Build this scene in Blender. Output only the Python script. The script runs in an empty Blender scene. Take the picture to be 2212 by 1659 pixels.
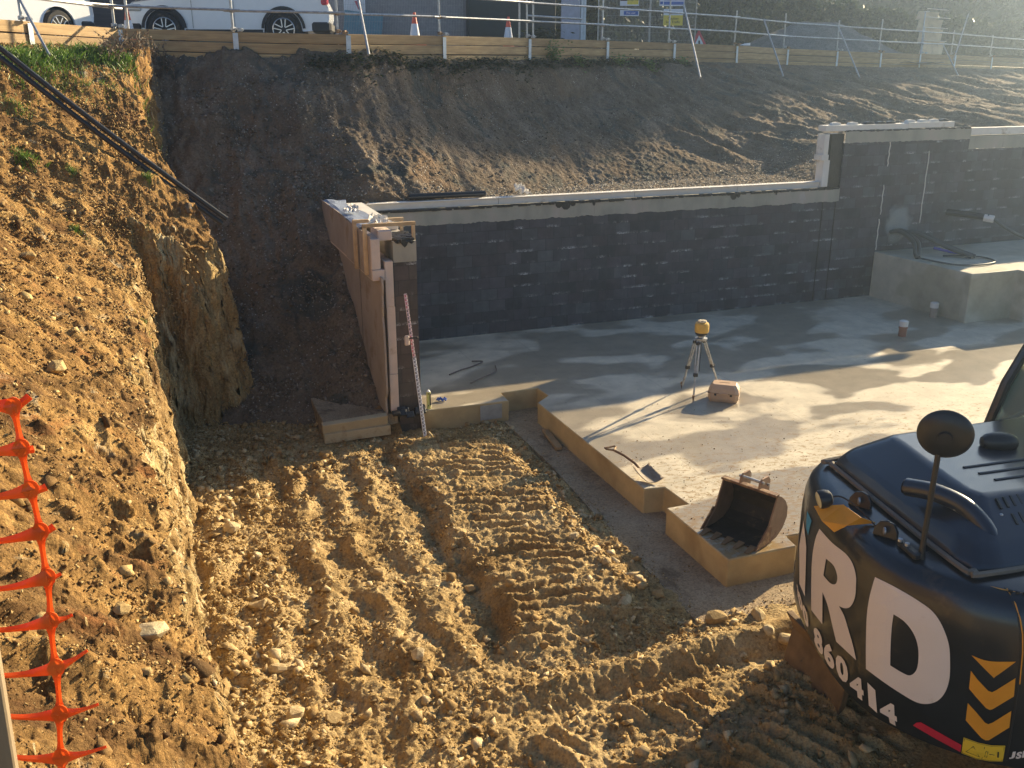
import bpy, bmesh, math, random
import numpy as np
from mathutils import Vector, Matrix, geometry, noise as mnoise

# ------------------------------------------------------------------ camera, world, sun
SC = bpy.context.scene
R = math.radians
CAMZ = 5.0116
PITCH, YAW, FPX = R(18.75), R(20.6), 2030.0
fw = np.array([math.sin(YAW)*math.cos(PITCH), math.cos(YAW)*math.cos(PITCH), -math.sin(PITCH)])
rt = np.array([math.cos(YAW), -math.sin(YAW), 0.0]); up = np.cross(rt, fw)
cam_d = bpy.data.cameras.new('camera'); cam = bpy.data.objects.new('camera', cam_d)
SC.collection.objects.link(cam); SC.camera = cam
cam_d.sensor_width = 36; cam_d.lens = FPX/2212*36; cam_d.clip_start = .05; cam_d.clip_end = 600
cam.matrix_world = Matrix(((rt[0], up[0], -fw[0], 0), (rt[1], up[1], -fw[1], 0), (rt[2], up[2], -fw[2], CAMZ), (0, 0, 0, 1)))

SUN_AZ, SUN_EL = R(24.0), R(18.8)          # azimuth from +x towards +y
w = bpy.data.worlds.new('World'); SC.world = w; w.use_nodes = True
nt = w.node_tree; nt.nodes.clear()
sky = nt.nodes.new('ShaderNodeTexSky'); sky.sky_type = 'NISHITA'; sky.sun_disc = False
sky.sun_elevation = SUN_EL; sky.sun_rotation = math.pi/2-SUN_AZ; sky.air_density = 1.0; sky.dust_density = .4; sky.ozone_density = 3.5
bg = nt.nodes.new('ShaderNodeBackground'); bg.inputs[1].default_value = .056
wo = nt.nodes.new('ShaderNodeOutputWorld'); nt.links.new(sky.outputs[0], bg.inputs[0]); nt.links.new(bg.outputs[0], wo.inputs[0])
sl = bpy.data.lights.new('sun', 'SUN'); sl.energy = 5.0; sl.angle = R(.55); sl.color = (1.0, .80, .50)
so = bpy.data.objects.new('sun', sl); SC.collection.objects.link(so)
sdir = Vector((math.cos(SUN_AZ)*math.cos(SUN_EL), math.sin(SUN_AZ)*math.cos(SUN_EL), math.sin(SUN_EL)))
so.rotation_euler = sdir.to_track_quat('Z', 'Y').to_euler(); so.location = (20, 8, 14)
SC.view_settings.view_transform = 'Standard'; SC.view_settings.look = 'None'
SC.view_settings.exposure = 1.55; SC.view_settings.gamma = 1
SC.cycles.max_bounces = 5; SC.cycles.diffuse_bounces = 3; SC.cycles.glossy_bounces = 3; SC.cycles.transparent_max_bounces = 6; SC.cycles.volume_bounces = 0

# ------------------------------------------------------------------ helpers
def ray(u, v): return fw*FPX + rt*(u-1106) + up*(829.5-v)      # a pixel of the surveyed photograph (2212 wide) to a direction
def at(u, v, d): return np.array([0, 0, CAMZ]) + ray(u, v)*(d/FPX)
def atz(u, v, z=0):
    d = ray(u, v); return np.array([0, 0, CAMZ]) + d*((z-CAMZ)/d[2])
COL = SC.collection
def link(name, me, mats, parent=None, smooth=False):
    o = bpy.data.objects.new(name, me); COL.objects.link(o)
    for m in (mats if isinstance(mats, (list, tuple)) else [mats]): me.materials.append(m)
    if parent: o.parent = parent
    if smooth: me.polygons.foreach_set('use_smooth', [True]*len(me.polygons))
    return o
def tag(o, label=None, cat=None, group=None, kind=None):
    if label: o['label'] = label
    if cat: o['category'] = cat
    if group: o['group'] = group
    if kind: o['kind'] = kind
    return o
def thing(name, label, cat, loc=(0, 0, 0), rz=0, group=None):
    o = bpy.data.objects.new(name, None); COL.objects.link(o); o.location = loc; o.rotation_euler = (0, 0, rz); o.empty_display_size = .2
    return tag(o, label, cat, group)
def copy_tree(o, parent=None):
    c = o.copy(); COL.objects.link(c); c.parent = parent
    for ch in list(o.children): copy_tree(ch, c)
    return c

class MB:
    def __init__(s): s.v = []; s.f = []; s.mi = []
    def add(s, vs, fs, mi=0):
        n = len(s.v); s.v += [tuple(map(float, p)) for p in vs]; s.f += [[i+n for i in f] for f in fs]; s.mi += [mi]*len(fs); return s
    def box(s, c, d, rz=0, M=None, mi=0, bev=0):
        x, y, z = [k/2 for k in d]
        if bev and min(d) > 2.2*bev:
            b = bev; vs = []; 
            bm = bmesh.new(); bmesh.ops.create_cube(bm, size=1)
            for q in bm.verts: q.co = Vector((q.co.x*d[0], q.co.y*d[1], q.co.z*d[2]))
            bmesh.ops.bevel(bm, geom=bm.edges[:], offset=b, segments=1, affect='EDGES')
            vs = [tuple(q.co) for q in bm.verts]; bm.verts.index_update(); fs = [[q.index for q in f.verts] for f in bm.faces]; bm.free()
        else:
            vs = [(i*x, j*y, k*z) for k in (-1, 1) for i, j in ((-1, -1), (1, -1), (1, 1), (-1, 1))]
            fs = [(3, 2, 1, 0), (4, 5, 6, 7), (0, 1, 5, 4), (1, 2, 6, 5), (2, 3, 7, 6), (3, 0, 4, 7)]
        m = Matrix.Translation(c) @ (M if M is not None else Matrix.Rotation(rz, 4, 'Z'))
        return s.add([m @ Vector(p) for p in vs], fs, mi)
    def tube(s, pts, r, n=10, mi=0, cap=True):
        pts = [Vector(p) for p in pts]; m = len(pts); rs = r if isinstance(r, (list, tuple)) else [r]*m
        vs = []; prev = None
        for i, p in enumerate(pts):
            t = (pts[min(i+1, m-1)]-pts[max(i-1, 0)]).normalized()
            a = prev if prev is not None else (Vector((0, 0, 1)) if abs(t.z) < .9 else Vector((1, 0, 0)))
            a = (a - t*a.dot(t)).normalized(); prev = a; b = t.cross(a)
            for k in range(n):
                q = 2*math.pi*k/n; vs.append(p + (a*math.cos(q)+b*math.sin(q))*rs[i])
        fs = [(i*n+k, i*n+(k+1) % n, (i+1)*n+(k+1) % n, (i+1)*n+k) for i in range(m-1) for k in range(n)]
        if cap: fs += [tuple(range(n-1, -1, -1)), tuple((m-1)*n+k for k in range(n))]
        return s.add(vs, fs, mi)
    def lathe(s, c, prof, n=24, mi=0, M=None):
        vs = []; M = M if M is not None else Matrix.Identity(4); m = Matrix.Translation(c) @ M
        for r_, z in prof:
            for k in range(n):
                q = 2*math.pi*k/n; vs.append(m @ Vector((r_*math.cos(q), r_*math.sin(q), z)))
        L = len(prof)
        fs = [(i*n+k, i*n+(k+1) % n, (i+1)*n+(k+1) % n, (i+1)*n+k) for i in range(L-1) for k in range(n)]
        fs += [tuple(range(n-1, -1, -1)), tuple((L-1)*n+k for k in range(n))]
        return s.add(vs, fs, mi)
    def prism(s, poly, h0, h1, M=None, mi=0):       # poly in local xy, extruded along local z
        n = len(poly); m = M if M is not None else Matrix.Identity(4)
        a = sum(poly[i][0]*poly[(i+1) % n][1]-poly[(i+1) % n][0]*poly[i][1] for i in range(n))
        if a < 0: poly = poly[::-1]
        vs = [m @ Vector((p[0], p[1], h)) for h in (h0, h1) for p in poly]
        fs = [tuple(range(n-1, -1, -1)), tuple(range(n, 2*n))] + [(i, (i+1) % n, n+(i+1) % n, n+i) for i in range(n)]
        return s.add(vs, fs, mi)
    def build(s, name, mats, parent=None, smooth=False, bevel=0):
        me = bpy.data.meshes.new(name); me.from_pydata(s.v, [], s.f); me.update()
        if any(s.mi): me.polygons.foreach_set('material_index', s.mi)
        o = link(name, me, mats, parent)
        if bevel:
            b = o.modifiers.new('b', 'BEVEL'); b.width = bevel; b.segments = 2; b.limit_method = 'ANGLE'; b.angle_limit = R(35)
        if smooth:
            me.polygons.foreach_set('use_smooth', [True]*len(me.polygons))
            e = o.modifiers.new('e', 'EDGE_SPLIT'); e.split_angle = R(38)
        return o
def grid_mesh(name, P, mats, smooth=True, parent=None):
    ny, nx, _ = P.shape; me = bpy.data.meshes.new(name)
    me.vertices.add(nx*ny); me.vertices.foreach_set('co', P.reshape(-1).astype(np.float32))
    i = np.arange(nx*ny).reshape(ny, nx); q = np.stack([i[:-1, :-1], i[:-1, 1:], i[1:, 1:], i[1:, :-1]], -1).reshape(-1, 4)
    nf = len(q); me.loops.add(nf*4); me.loops.foreach_set('vertex_index', q.reshape(-1).astype(np.int32))
    me.polygons.add(nf); me.polygons.foreach_set('loop_start', np.arange(0, nf*4, 4, dtype=np.int32)); me.polygons.foreach_set('loop_total', np.full(nf, 4, dtype=np.int32))
    me.update(calc_edges=True); me.validate()
    return link(name, me, mats, parent, smooth)
rng = np.random.default_rng(7); random.seed(5)
_G = rng.normal(size=(256, 256, 2)); _G /= np.linalg.norm(_G, axis=-1, keepdims=True)
def perlin(x, y):
    x = np.asarray(x, float); y = np.asarray(y, float); xi = np.floor(x).astype(int); yi = np.floor(y).astype(int); fx = x-xi; fy = y-yi
    u = fx*fx*fx*(fx*(fx*6-15)+10); v = fy*fy*fy*(fy*(fy*6-15)+10)
    def g(a, b):
        q = _G[(xi+a) & 255, (yi+b) & 255]; return q[..., 0]*(fx-a)+q[..., 1]*(fy-b)
    return ((g(0, 0)*(1-u)+g(1, 0)*u)*(1-v)+(g(0, 1)*(1-u)+g(1, 1)*u)*v)*1.5
def fbm(x, y, o=4, s=1.0, gain=.5):
    t = 0; a = 1; 
    for k in range(o): t = t+a*perlin(x*s+17.3*k, y*s-9.1*k); a *= gain; s *= 2.03
    return t
def ridge(x, y, s=1.0): return 1-np.abs(perlin(x*s, y*s))*2
def sstep(a, b, x):
    t = np.clip((x-a)/(b-a), 0, 1); return t*t*(3-2*t)
def smax(a, b, k): 
    h = np.clip(.5+.5*(a-b)/k, 0, 1); return b*(1-h)+a*h+k*h*(1-h)
def smin(a, b, k): return -smax(-a, -b, k)

# ------------------------------------------------------------------ materials
def newmat(name):
    m = bpy.data.materials.new(name); m.use_nodes = True; return m, m.node_tree, m.node_tree.nodes['Principled BSDF']
def N(nt_, t, **kw):
    n = nt_.nodes.new(t)
    for k, v in kw.items():
        if k in ('i',): 
            for a, b in v.items(): n.inputs[a].default_value = b
        else: setattr(n, k, v)
    return n
def coords(nt_, scale=(1, 1, 1), rot=(0, 0, 0), loc=(0, 0, 0)):
    tc = N(nt_, 'ShaderNodeTexCoord'); mp = N(nt_, 'ShaderNodeMapping'); mp.inputs['Scale'].default_value = scale; mp.inputs['Rotation'].default_value = rot; mp.inputs['Location'].default_value = loc
    nt_.links.new(tc.outputs['Object'], mp.inputs[0]); return mp.outputs[0]
def noise_n(nt_, vec, s, d=4, rough=.55, dist=0):
    n = N(nt_, 'ShaderNodeTexNoise'); n.inputs['Scale'].default_value = s; n.inputs['Detail'].default_value = d; n.inputs['Roughness'].default_value = rough; n.inputs['Distortion'].default_value = dist
    nt_.links.new(vec, n.inputs['Vector']); return n.outputs[0]
def ramp(nt_, fac, stops, interp='LINEAR'):
    r_ = N(nt_, 'ShaderNodeValToRGB'); cr = r_.color_ramp; cr.interpolation = interp
    while len(cr.elements) < len(stops): cr.elements.new(.5)
    for e, (p, c) in zip(cr.elements, stops):
        e.position = p; e.color = (*c, 1) if len(c) == 3 else c
    nt_.links.new(fac, r_.inputs[0]); return r_.outputs[0]
def mixc(nt_, fac, a, b, mode='MIX'):
    m = N(nt_, 'ShaderNodeMix'); m.data_type = 'RGBA'; m.blend_type = mode
    for s_, v in ((m.inputs[0], fac), (m.inputs[6], a), (m.inputs[7], b)):
        if hasattr(v, 'is_linked') or hasattr(v, 'links'): nt_.links.new(v, s_)
        else: s_.default_value = v if not isinstance(v, tuple) else ((*v, 1) if len(v) == 3 else v)
    return m.outputs[2]
def bump(nt_, bs, h, strength=.5, dist=.02):
    b = N(nt_, 'ShaderNodeBump'); b.inputs['Strength'].default_value = strength; b.inputs['Distance'].default_value = dist
    nt_.links.new(h, b.inputs['Height'])
    if bs.inputs['Normal'].links: nt_.links.new(bs.inputs['Normal'].links[0].from_socket, b.inputs['Normal'])
    nt_.links.new(b.outputs[0], bs.inputs['Normal'])
def plain(name, col, rough=.6, metal=0, var=.12, vs=8, bmp=.0, bs_=60, spec=.5, coat=0, dirt=None):
    m, t, b = newmat(name); v = coords(t)
    n = noise_n(t, v, vs, 5); c = ramp(t, n, [(.3, tuple(k*(1-var) for k in col)), (.7, tuple(min(1, k*(1+var)) for k in col))])
    if dirt:
        d = ramp(t, noise_n(t, v, dirt[1], 6, .65), [(dirt[2], (0, 0, 0)), (dirt[2]+.12, (1, 1, 1))]); c = mixc(t, d, c, dirt[0])
    t.links.new(c, b.inputs['Base Color']); b.inputs['Roughness'].default_value = rough; b.inputs['Metallic'].default_value = metal; b.inputs['Specular IOR Level'].default_value = spec
    if coat: b.inputs['Coat Weight'].default_value = coat; b.inputs['Coat Roughness'].default_value = .08
    if bmp: bump(t, b, noise_n(t, v, bs_, 5, .6), bmp, .01)
    return m
def soil(name, stops, patch=None, fine=38, stretch=(1, 1, 1), bstr=.9, grass=None, speck=None):
    m, t, b = newmat(name); v = coords(t, stretch); v1 = coords(t)
    n1 = noise_n(t, v, 1.3, 8, .68, .4); c = ramp(t, n1, stops)
    n2 = noise_n(t, v1, fine, 4, .7)
    c = mixc(t, 1.0, c, ramp(t, n2, [(.3, (.55, .5, .45)), (.52, (1, 1, 1)), (.75, (1.35, 1.3, 1.2))]), 'MULTIPLY')
    if patch:
        for (col, s, lo, hi) in patch: c = mixc(t, ramp(t, noise_n(t, v, s, 6, .65, .8), [(lo, (0, 0, 0)), (hi, (1, 1, 1))]), c, col)
    if speck:
        vo = N(t, 'ShaderNodeTexVoronoi'); vo.inputs['Scale'].default_value = speck[1]; t.links.new(v1, vo.inputs['Vector'])
        sp = ramp(t, vo.outputs['Distance'], [(speck[2], (1, 1, 1)), (speck[2]+.08, (0, 0, 0))])
        sp2 = ramp(t, noise_n(t, v1, 2.2, 3), [(.45, (0, 0, 0)), (.62, (1, 1, 1))]); c = mixc(t, mixc(t, 1.0, sp, sp2, 'MULTIPLY'), c, speck[0])
    t.links.new(c, b.inputs['Base Color']); b.inputs['Roughness'].default_value = .95; b.inputs['Specular IOR Level'].default_value = .15
    vo = N(t, 'ShaderNodeTexVoronoi'); vo.inputs['Scale'].default_value = fine*.8; vo.inputs['Randomness'].default_value = 1; t.links.new(v1, vo.inputs['Vector'])
    bump(t, b, vo.outputs['Distance'], bstr*.6, .02)
    bump(t, b, noise_n(t, v1, fine*1.7, 5, .75), bstr, .015); bump(t, b, noise_n(t, v1, 7, 5, .7), bstr*.6, .06)
    return m
M = {}
M['floor'] = soil('floor_soil', [(.3, (.22, .13, .045)), (.46, (.38, .26, .115)), (.6, (.49, .355, .175)), (.75, (.56, .44, .26))], patch=[((.30, .21, .12), .8, .60, .75)], fine=34)
M['bank'] = soil('bank_soil', [(.30, (.085, .040, .016)), (.44, (.20, .115, .045)), (.56, (.35, .205, .072)), (.72, (.52, .36, .15))],
    patch=[((.58, .50, .34), 1.7, .62, .74), ((.40, .17, .06), .9, .6, .75)], fine=42, stretch=(.8, 2.2, 1.5), bstr=1.0)
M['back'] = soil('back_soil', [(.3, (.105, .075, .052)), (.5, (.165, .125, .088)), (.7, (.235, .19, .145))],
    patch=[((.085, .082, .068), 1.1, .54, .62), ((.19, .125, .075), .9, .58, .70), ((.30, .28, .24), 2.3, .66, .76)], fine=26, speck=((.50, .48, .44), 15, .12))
M['cliff'] = soil('cut_cliff_soil', [(.3, (.17, .10, .045)), (.48, (.32, .21, .09)), (.62, (.46, .34, .16)), (.75, (.58, .50, .32))], patch=[((.54, .45, .27), 1.5, .52, .66), ((.26, .13, .05), 2.4, .62, .74)], fine=30, stretch=(1.8, 1.8, .45), bstr=1.0)
def concrete(name, base, wet=None, dirt=None, rough=.75, sc=1.0, joints=False):
    m, t, b = newmat(name); v = coords(t)
    c = ramp(t, noise_n(t, v, 2.5*sc, 8, .65), [(.3, tuple(k*.8 for k in base)), (.7, tuple(min(1, k*1.15) for k in base))])
    rr = None
    if wet:
        n = noise_n(t, coords(t, (.55, 1.0, 1), (0, 0, .35)), .85, 3, .5, .25); wm = ramp(t, n, [(wet[0], (0, 0, 0)), (wet[0]+.06, (1, 1, 1))])
        c = mixc(t, wm, c, mixc(t, 1.0, c, wet[1], 'MULTIPLY')); rr = ramp(t, wm, [(0, (.8,)*3), (1, (wet[2],)*3)])
    if dirt:
        # soil trodden onto the front of the slab: fades with distance from the excavation edge
        gx = N(t, 'ShaderNodeSeparateXYZ'); t.links.new(v, gx.inputs[0])
        mr = N(t, 'ShaderNodeMapRange'); mr.inputs[1].default_value = 12.3; mr.inputs[2].default_value = 7.5; mr.inputs[3].default_value = .0; mr.inputs[4].default_value = .21; t.links.new(gx.outputs[1], mr.inputs[0])
        ns = noise_n(t, coords(t, (1, 1.6, 1), (0, 0, .5)), 9, 8, .72, .6); ad = N(t, 'ShaderNodeMath'); ad.operation = 'ADD'; t.links.new(ns, ad.inputs[0]); t.links.new(mr.outputs[0], ad.inputs[1])
        c = mixc(t, ramp(t, ad.outputs[0], [(.62, (0, 0, 0)), (.74, (1, 1, 1))]), c, dirt)
        vo = N(t, 'ShaderNodeTexVoronoi'); vo.inputs['Scale'].default_value = 7; t.links.new(v, vo.inputs['Vector'])
        sp = ramp(t, vo.outputs['Distance'], [(.08, (1, 1, 1)), (.13, (0, 0, 0))]); c = mixc(t, mixc(t, 1.0, sp, ramp(t, ns, [(.45, (0, 0, 0)), (.6, (1, 1, 1))]), 'MULTIPLY'), c, (.10, .07, .045))
    if joints:
        gx = N(t, 'ShaderNodeSeparateXYZ'); t.links.new(coords(t, (1, 1, 1), (0, 0, 0)), gx.inputs[0])
        md = N(t, 'ShaderNodeMath'); md.operation = 'PINGPONG'; md.inputs[1].default_value = .62; t.links.new(gx.outputs[0], md.inputs[0])
        c = mixc(t, ramp(t, md.outputs[0], [(0, (.35,)*3), (.012, (0, 0, 0))]), c, (.2, .17, .12))
    t.links.new(c, b.inputs['Base Color'])
    if rr is not None: t.links.new(rr, b.inputs['Roughness'])
    else: b.inputs['Roughness'].default_value = rough
    bump(t, b, noise_n(t, v, 45, 5, .7), .25, .006)
    return m
M['slab'] = concrete('slab_concrete', (.56, .49, .37), wet=(.45, (.60, .585, .57), .30), dirt=(.30, .20, .09), joints=True)
M['slabside'] = concrete('slab_edge_concrete', (.47, .345, .17), wet=(.56, (.72, .66, .58), .8), rough=.85)
M['blind'] = soil('blinding_dirty', [(.3, (.24, .165, .095)), (.5, (.36, .27, .17)), (.7, (.42, .33, .22))], patch=[((.17, .115, .07), 2.2, .55, .68)], fine=40, bstr=.35)
M['grey'] = concrete('grey_concrete', (.36, .35, .31), rough=.85, sc=2)
M['plinth'] = concrete('plinth_concrete', (.46, .43, .34), wet=(.5, (.8, .78, .72), .5))
def blocks(name, axis, base=(.058, .062, .071), light=False):
    m, t, b = newmat(name); tc = N(t, 'ShaderNodeTexCoord'); sp = N(t, 'ShaderNodeSeparateXYZ'); t.links.new(tc.outputs['Object'], sp.inputs[0])
    cb = N(t, 'ShaderNodeCombineXYZ'); t.links.new(sp.outputs[axis], cb.inputs[0]); t.links.new(sp.outputs[2], cb.inputs[1])
    br = N(t, 'ShaderNodeTexBrick'); br.inputs['Scale'].default_value = 1; br.inputs['Brick Width'].default_value = .335; br.inputs['Row Height'].default_value = .225
    br.inputs['Mortar Size'].default_value = .006; br.inputs['Mortar Smooth'].default_value = .3; br.offset = .5; br.inputs['Bias'].default_value = 0
    br.inputs['Color1'].default_value = (0, 0, 0, 1); br.inputs['Color2'].default_value = (1, 1, 1, 1); br.inputs['Mortar'].default_value = (.5, .5, .5, 1); t.links.new(cb.outputs[0], br.inputs['Vector'])
    k = base
    c = ramp(t, br.outputs['Color'], [(0, (k[0]*.72, k[1]*.74, k[2]*.74)), (.25, (k[0]*1.1, k[1]*.9, k[2]*.9)), (.5, k), (.75, (k[0]*1.25, k[1]*1.06, k[2]*1.12)), (1, (k[0]*1.4, k[1]*1.42, k[2]*1.38))])
    v = coords(t); nz = noise_n(t, v, 3, 7, .65); c = mixc(t, 1.0, c, ramp(t, nz, [(.3, (.7,)*3), (.7, (1.35,)*3)]), 'MULTIPLY')
    c = mixc(t, ramp(t, br.outputs['Fac'], [(0, (0, 0, 0)), (1, (.55,)*3)]), c, tuple(q*.3 for q in k))
    # lime bloom along bed joints: short white smears
    fr = N(t, 'ShaderNodeMath'); fr.operation = 'MODULO'; fr.inputs[1].default_value = .225; t.links.new(sp.outputs[2], fr.inputs[0])
    jm = ramp(t, fr.outputs[0], [(0, (1, 1, 1)), (.018, (.9,)*3), (.06, (0, 0, 0))])
    sn = N(t, 'ShaderNodeCombineXYZ'); ml = N(t, 'ShaderNodeMath'); ml.operation = 'MULTIPLY'; ml.inputs[1].default_value = 1.5; t.links.new(sp.outputs[axis], ml.inputs[0]); t.links.new(ml.outputs[0], sn.inputs[0])
    fl = N(t, 'ShaderNodeMath'); fl.operation = 'FLOOR'; dv = N(t, 'ShaderNodeMath'); dv.operation = 'DIVIDE'; dv.inputs[1].default_value = .225; t.links.new(sp.outputs[2], dv.inputs[0]); t.links.new(dv.outputs[0], fl.inputs[0])
    m7 = N(t, 'ShaderNodeMath'); m7.operation = 'MULTIPLY'; m7.inputs[1].default_value = 3.7; t.links.new(fl.outputs[0], m7.inputs[0]); t.links.new(m7.outputs[0], sn.inputs[1])
    bl = ramp(t, noise_n(t, sn.outputs[0], 1.6, 5, .6), [(.50, (0, 0, 0)), (.62, (1,)*3)])
    bl = mixc(t, 1.0, bl, ramp(t, noise_n(t, v, .7, 3), [(.36, (.2,)*3), (.55, (1, 1, 1))]), 'MULTIPLY')
    hf = ramp(t, noise_n(t, v, 40, 4, .7), [(.42, (0, 0, 0)), (.6, (1, 1, 1))])
    f = mixc(t, 1.0, mixc(t, 1.0, jm, bl, 'MULTIPLY'), hf, 'MULTIPLY'); c = mixc(t, f, c, (.55, .57, .60))
    dr = ramp(t, noise_n(t, coords(t, (5, 5, .7)), 1.4, 6, .6), [(.6, (0, 0, 0)), (.8, (.25,)*3)]); c = mixc(t, dr, c, (.16, .16, .16))
    t.links.new(c, b.inputs['Base Color']); b.inputs['Roughness'].default_value = .62
    iv = N(t, 'ShaderNodeMath'); iv.operation = 'SUBTRACT'; iv.inputs[0].default_value = 1; t.links.new(br.outputs['Fac'], iv.inputs[1])
    bump(t, b, iv.outputs[0], .5, .006); bump(t, b, noise_n(t, v, 60, 4, .7), .3, .004)
    return m
M['blockx'] = blocks('dark_blockwork_long', 0); M['blocky'] = blocks('dark_blockwork_end', 1)
M['pier'] = blocks('dark_blockwork_pier', 0, (.058, .05, .045))
def band(name):
    m, t, b = newmat(name); v = coords(t)
    c = ramp(t, noise_n(t, coords(t, (1.2, 1.2, .6)), 1.8, 5, .55), [(.3, (.27, .265, .22)), (.5, (.36, .34, .28)), (.62, (.40, .35, .30)), (.75, (.45, .46, .47))])
    dr = ramp(t, noise_n(t, coords(t, (9, 9, .5)), 1.7, 5, .6), [(.62, (0, 0, 0)), (.76, (.6,)*3)]); c = mixc(t, dr, c, (.12, .10, .08))
    t.links.new(c, b.inputs['Base Color']); b.inputs['Roughness'].default_value = .85; bump(t, b, noise_n(t, v, 30, 5, .6), .3, .006); return m
M['band'] = band('bare_concrete_band')
M['foam'] = plain('insulation_white', (.70, .66, .60), .7, var=.08, vs=3, dirt=((.42, .34, .25), 2.2, .60))
M['foamend'] = plain('insulation_pinkish', (.62, .50, .42), .8, var=.08, vs=4, bmp=.1, dirt=((.40, .28, .18), 2.5, .58))
M['fibre'] = plain('protection_board', (.33, .27, .22), .8, var=.18, vs=1.6, bmp=.15, dirt=((.24, .17, .11), 2.0, .56))
M['tar'] = plain('bitumen', (.018, .018, .02), .32, var=.3, bmp=1.0, bs_=25)
M['black'] = plain('black_plastic', (.02, .02, .022), .38, var=.2)
M['rubber'] = plain('rubber', (.018, .018, .018), .8, var=.2, bmp=.2, dirt=((.12, .09, .06), 6, .58))
def membrane():
    m, t, b = newmat('ribbed_blue_membrane'); v = coords(t)
    wv = N(t, 'ShaderNodeTexWave'); wv.bands_direction = 'Y'; wv.inputs['Scale'].default_value = 13; wv.inputs['Distortion'].default_value = .3; t.links.new(v, wv.inputs['Vector'])
    t.links.new(ramp(t, wv.outputs[1], [(.3, (.20, .25, .36)), (.7, (.45, .50, .60))]), b.inputs['Base Color']); b.inputs['Roughness'].default_value = .35
    bump(t, b, wv.outputs[1], .6, .01); return m
M['membrane'] = membrane()
def wood(name, a, c2, stretch=(1, 14, 14), knots=True, rough=.75, sc=1.2):
    m, t, b = newmat(name); v = coords(t, stretch)
    c = ramp(t, noise_n(t, v, sc, 7, .6, .5), [(.28, tuple(k*.65 for k in a)), (.48, a), (.7, c2)])
    if knots:
        vo = N(t, 'ShaderNodeTexVoronoi'); vo.inputs['Scale'].default_value = 1.0; t.links.new(coords(t, (1.6, 1.6, 4.4)), vo.inputs['Vector'])
        c = mixc(t, ramp(t, vo.outputs['Distance'], [(.03, (.8,)*3), (.11, (0, 0, 0))]), c, tuple(k*.35 for k in a))
    oi = N(t, 'ShaderNodeObjectInfo'); c = mixc(t, 1.0, c, ramp(t, oi.outputs['Random'], [(0, (.72, .68, .62)), (.5, (.95,)*3), (1, (1.12, 1.08, 1.0))]), 'MULTIPLY')
    pt = ramp(t, noise_n(t, coords(t), .9, 4), [(.45, (0, 0, 0)), (.7, (.5,)*3)]); c = mixc(t, pt, c, tuple(k*.62 for k in a))
    t.links.new(c, b.inputs['Base Color']); b.inputs['Roughness'].default_value = rough; bump(t, b, noise_n(t, v, 6, 5, .6), .25, .004); return m
M['timber'] = wood('new_sawn_timber', (.40, .27, .13), (.54, .39, .20), (1.2, 1.2, 16))
M['timber2'] = wood('clamp_timber', (.60, .43, .25), (.72, .55, .34), (3, 3, 3), knots=False)
M['stake'] = wood('weathered_stake', (.26, .20, .13), (.36, .29, .20), (5, 5, 1), knots=False); M['ply'] = wood('plywood', (.62, .50, .34), (.72, .60, .42), (2, 2, 2), knots=False)
M['galv'] = plain('galvanised_steel', (.42, .43, .44), .45, .7, var=.25, vs=14, dirt=((.22, .19, .16), 5, .6))
M['hsteel'] = plain('galvanised_post', (.55, .62, .68), .5, .1, var=.12, vs=10, dirt=((.35, .28, .2), 5, .66))
M['rust'] = plain('rusty_steel', (.16, .085, .05), .7, .3, var=.35, vs=12, bmp=.3, dirt=((.36, .24, .13), 5, .47))
M['rustdark'] = plain('bucket_inside_steel', (.028, .020, .017), .7, .3, var=.3, bmp=.3, dirt=((.10, .065, .04), 6, .6))
M['mudsteel'] = plain('muddy_steel', (.17, .105, .05), .85, .0, var=.25, vs=6, bmp=.5, bs_=18, dirt=((.06, .05, .045), 5, .6))
M['paint'] = plain('glossy_dark_paint', (.014, .017, .023), .30, .0, var=.2, vs=4, coat=.3, dirt=((.075, .058, .038), 2.2, .58))
M['paint2'] = plain('black_panel_sky_tinted', (.018, .024, .038), .30, .0, var=.12, vs=3, coat=.35)  # blue sheen of the sky is mixed into the black base colour
M['decal'] = plain('white_vinyl', (.74, .66, .60), .5, var=.03, vs=3, dirt=((.60, .50, .40), 4, .66))
M['orange'] = plain('amber_paint', (.72, .30, .02), .45, var=.06)
M['yellow'] = plain('yellow_label', (.78, .52, .03), .5, var=.05)
M['ink'] = plain('black_ink', (.012, .012, .012), .6, var=.05)
M['redref'] = plain('red_reflective_strip', (.55, .02, .05), .35, var=.08)
M['blue'] = plain('blue_vinyl', (.03, .28, .50), .45, var=.06)
M['white'] = plain('white_car_paint', (.78, .80, .84), .25, var=.02, coat=.6)
M['trim'] = plain('black_trim', (.018, .018, .02), .55, var=.1)
M['alloy'] = plain('alloy_rim', (.62, .63, .65), .3, .8, var=.05)
def glass_m(name, col, rough=.05, alpha=1.0):
    m, t, b = newmat(name); b.inputs['Base Color'].default_value = (*col, 1); b.inputs['Roughness'].default_value = rough; b.inputs['IOR'].default_value = 1.45
    n = noise_n(t, coords(t), 3, 3); t.links.new(ramp(t, n, [(0, (rough,)*3), (1, (rough+.08,)*3)]), b.inputs['Roughness'])
    b.inputs['Transmission Weight'].default_value = alpha; return m
M['glass'] = glass_m('car_glass', (.02, .025, .03), .05, 0)
M['cabglass'] = glass_m('cab_glass', (.55, .72, .62), .03, .75)
M['lamp'] = glass_m('clear_lamp', (.75, .78, .8), .1, .3)
M['conered'] = plain('cone_red', (.80, .11, .05), .5, var=.08)
M['conewhite'] = plain('cone_white_sleeve', (.78, .78, .82), .45, var=.06, dirt=((.5, .45, .4), 9, .66))
M['barrier'] = None
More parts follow.
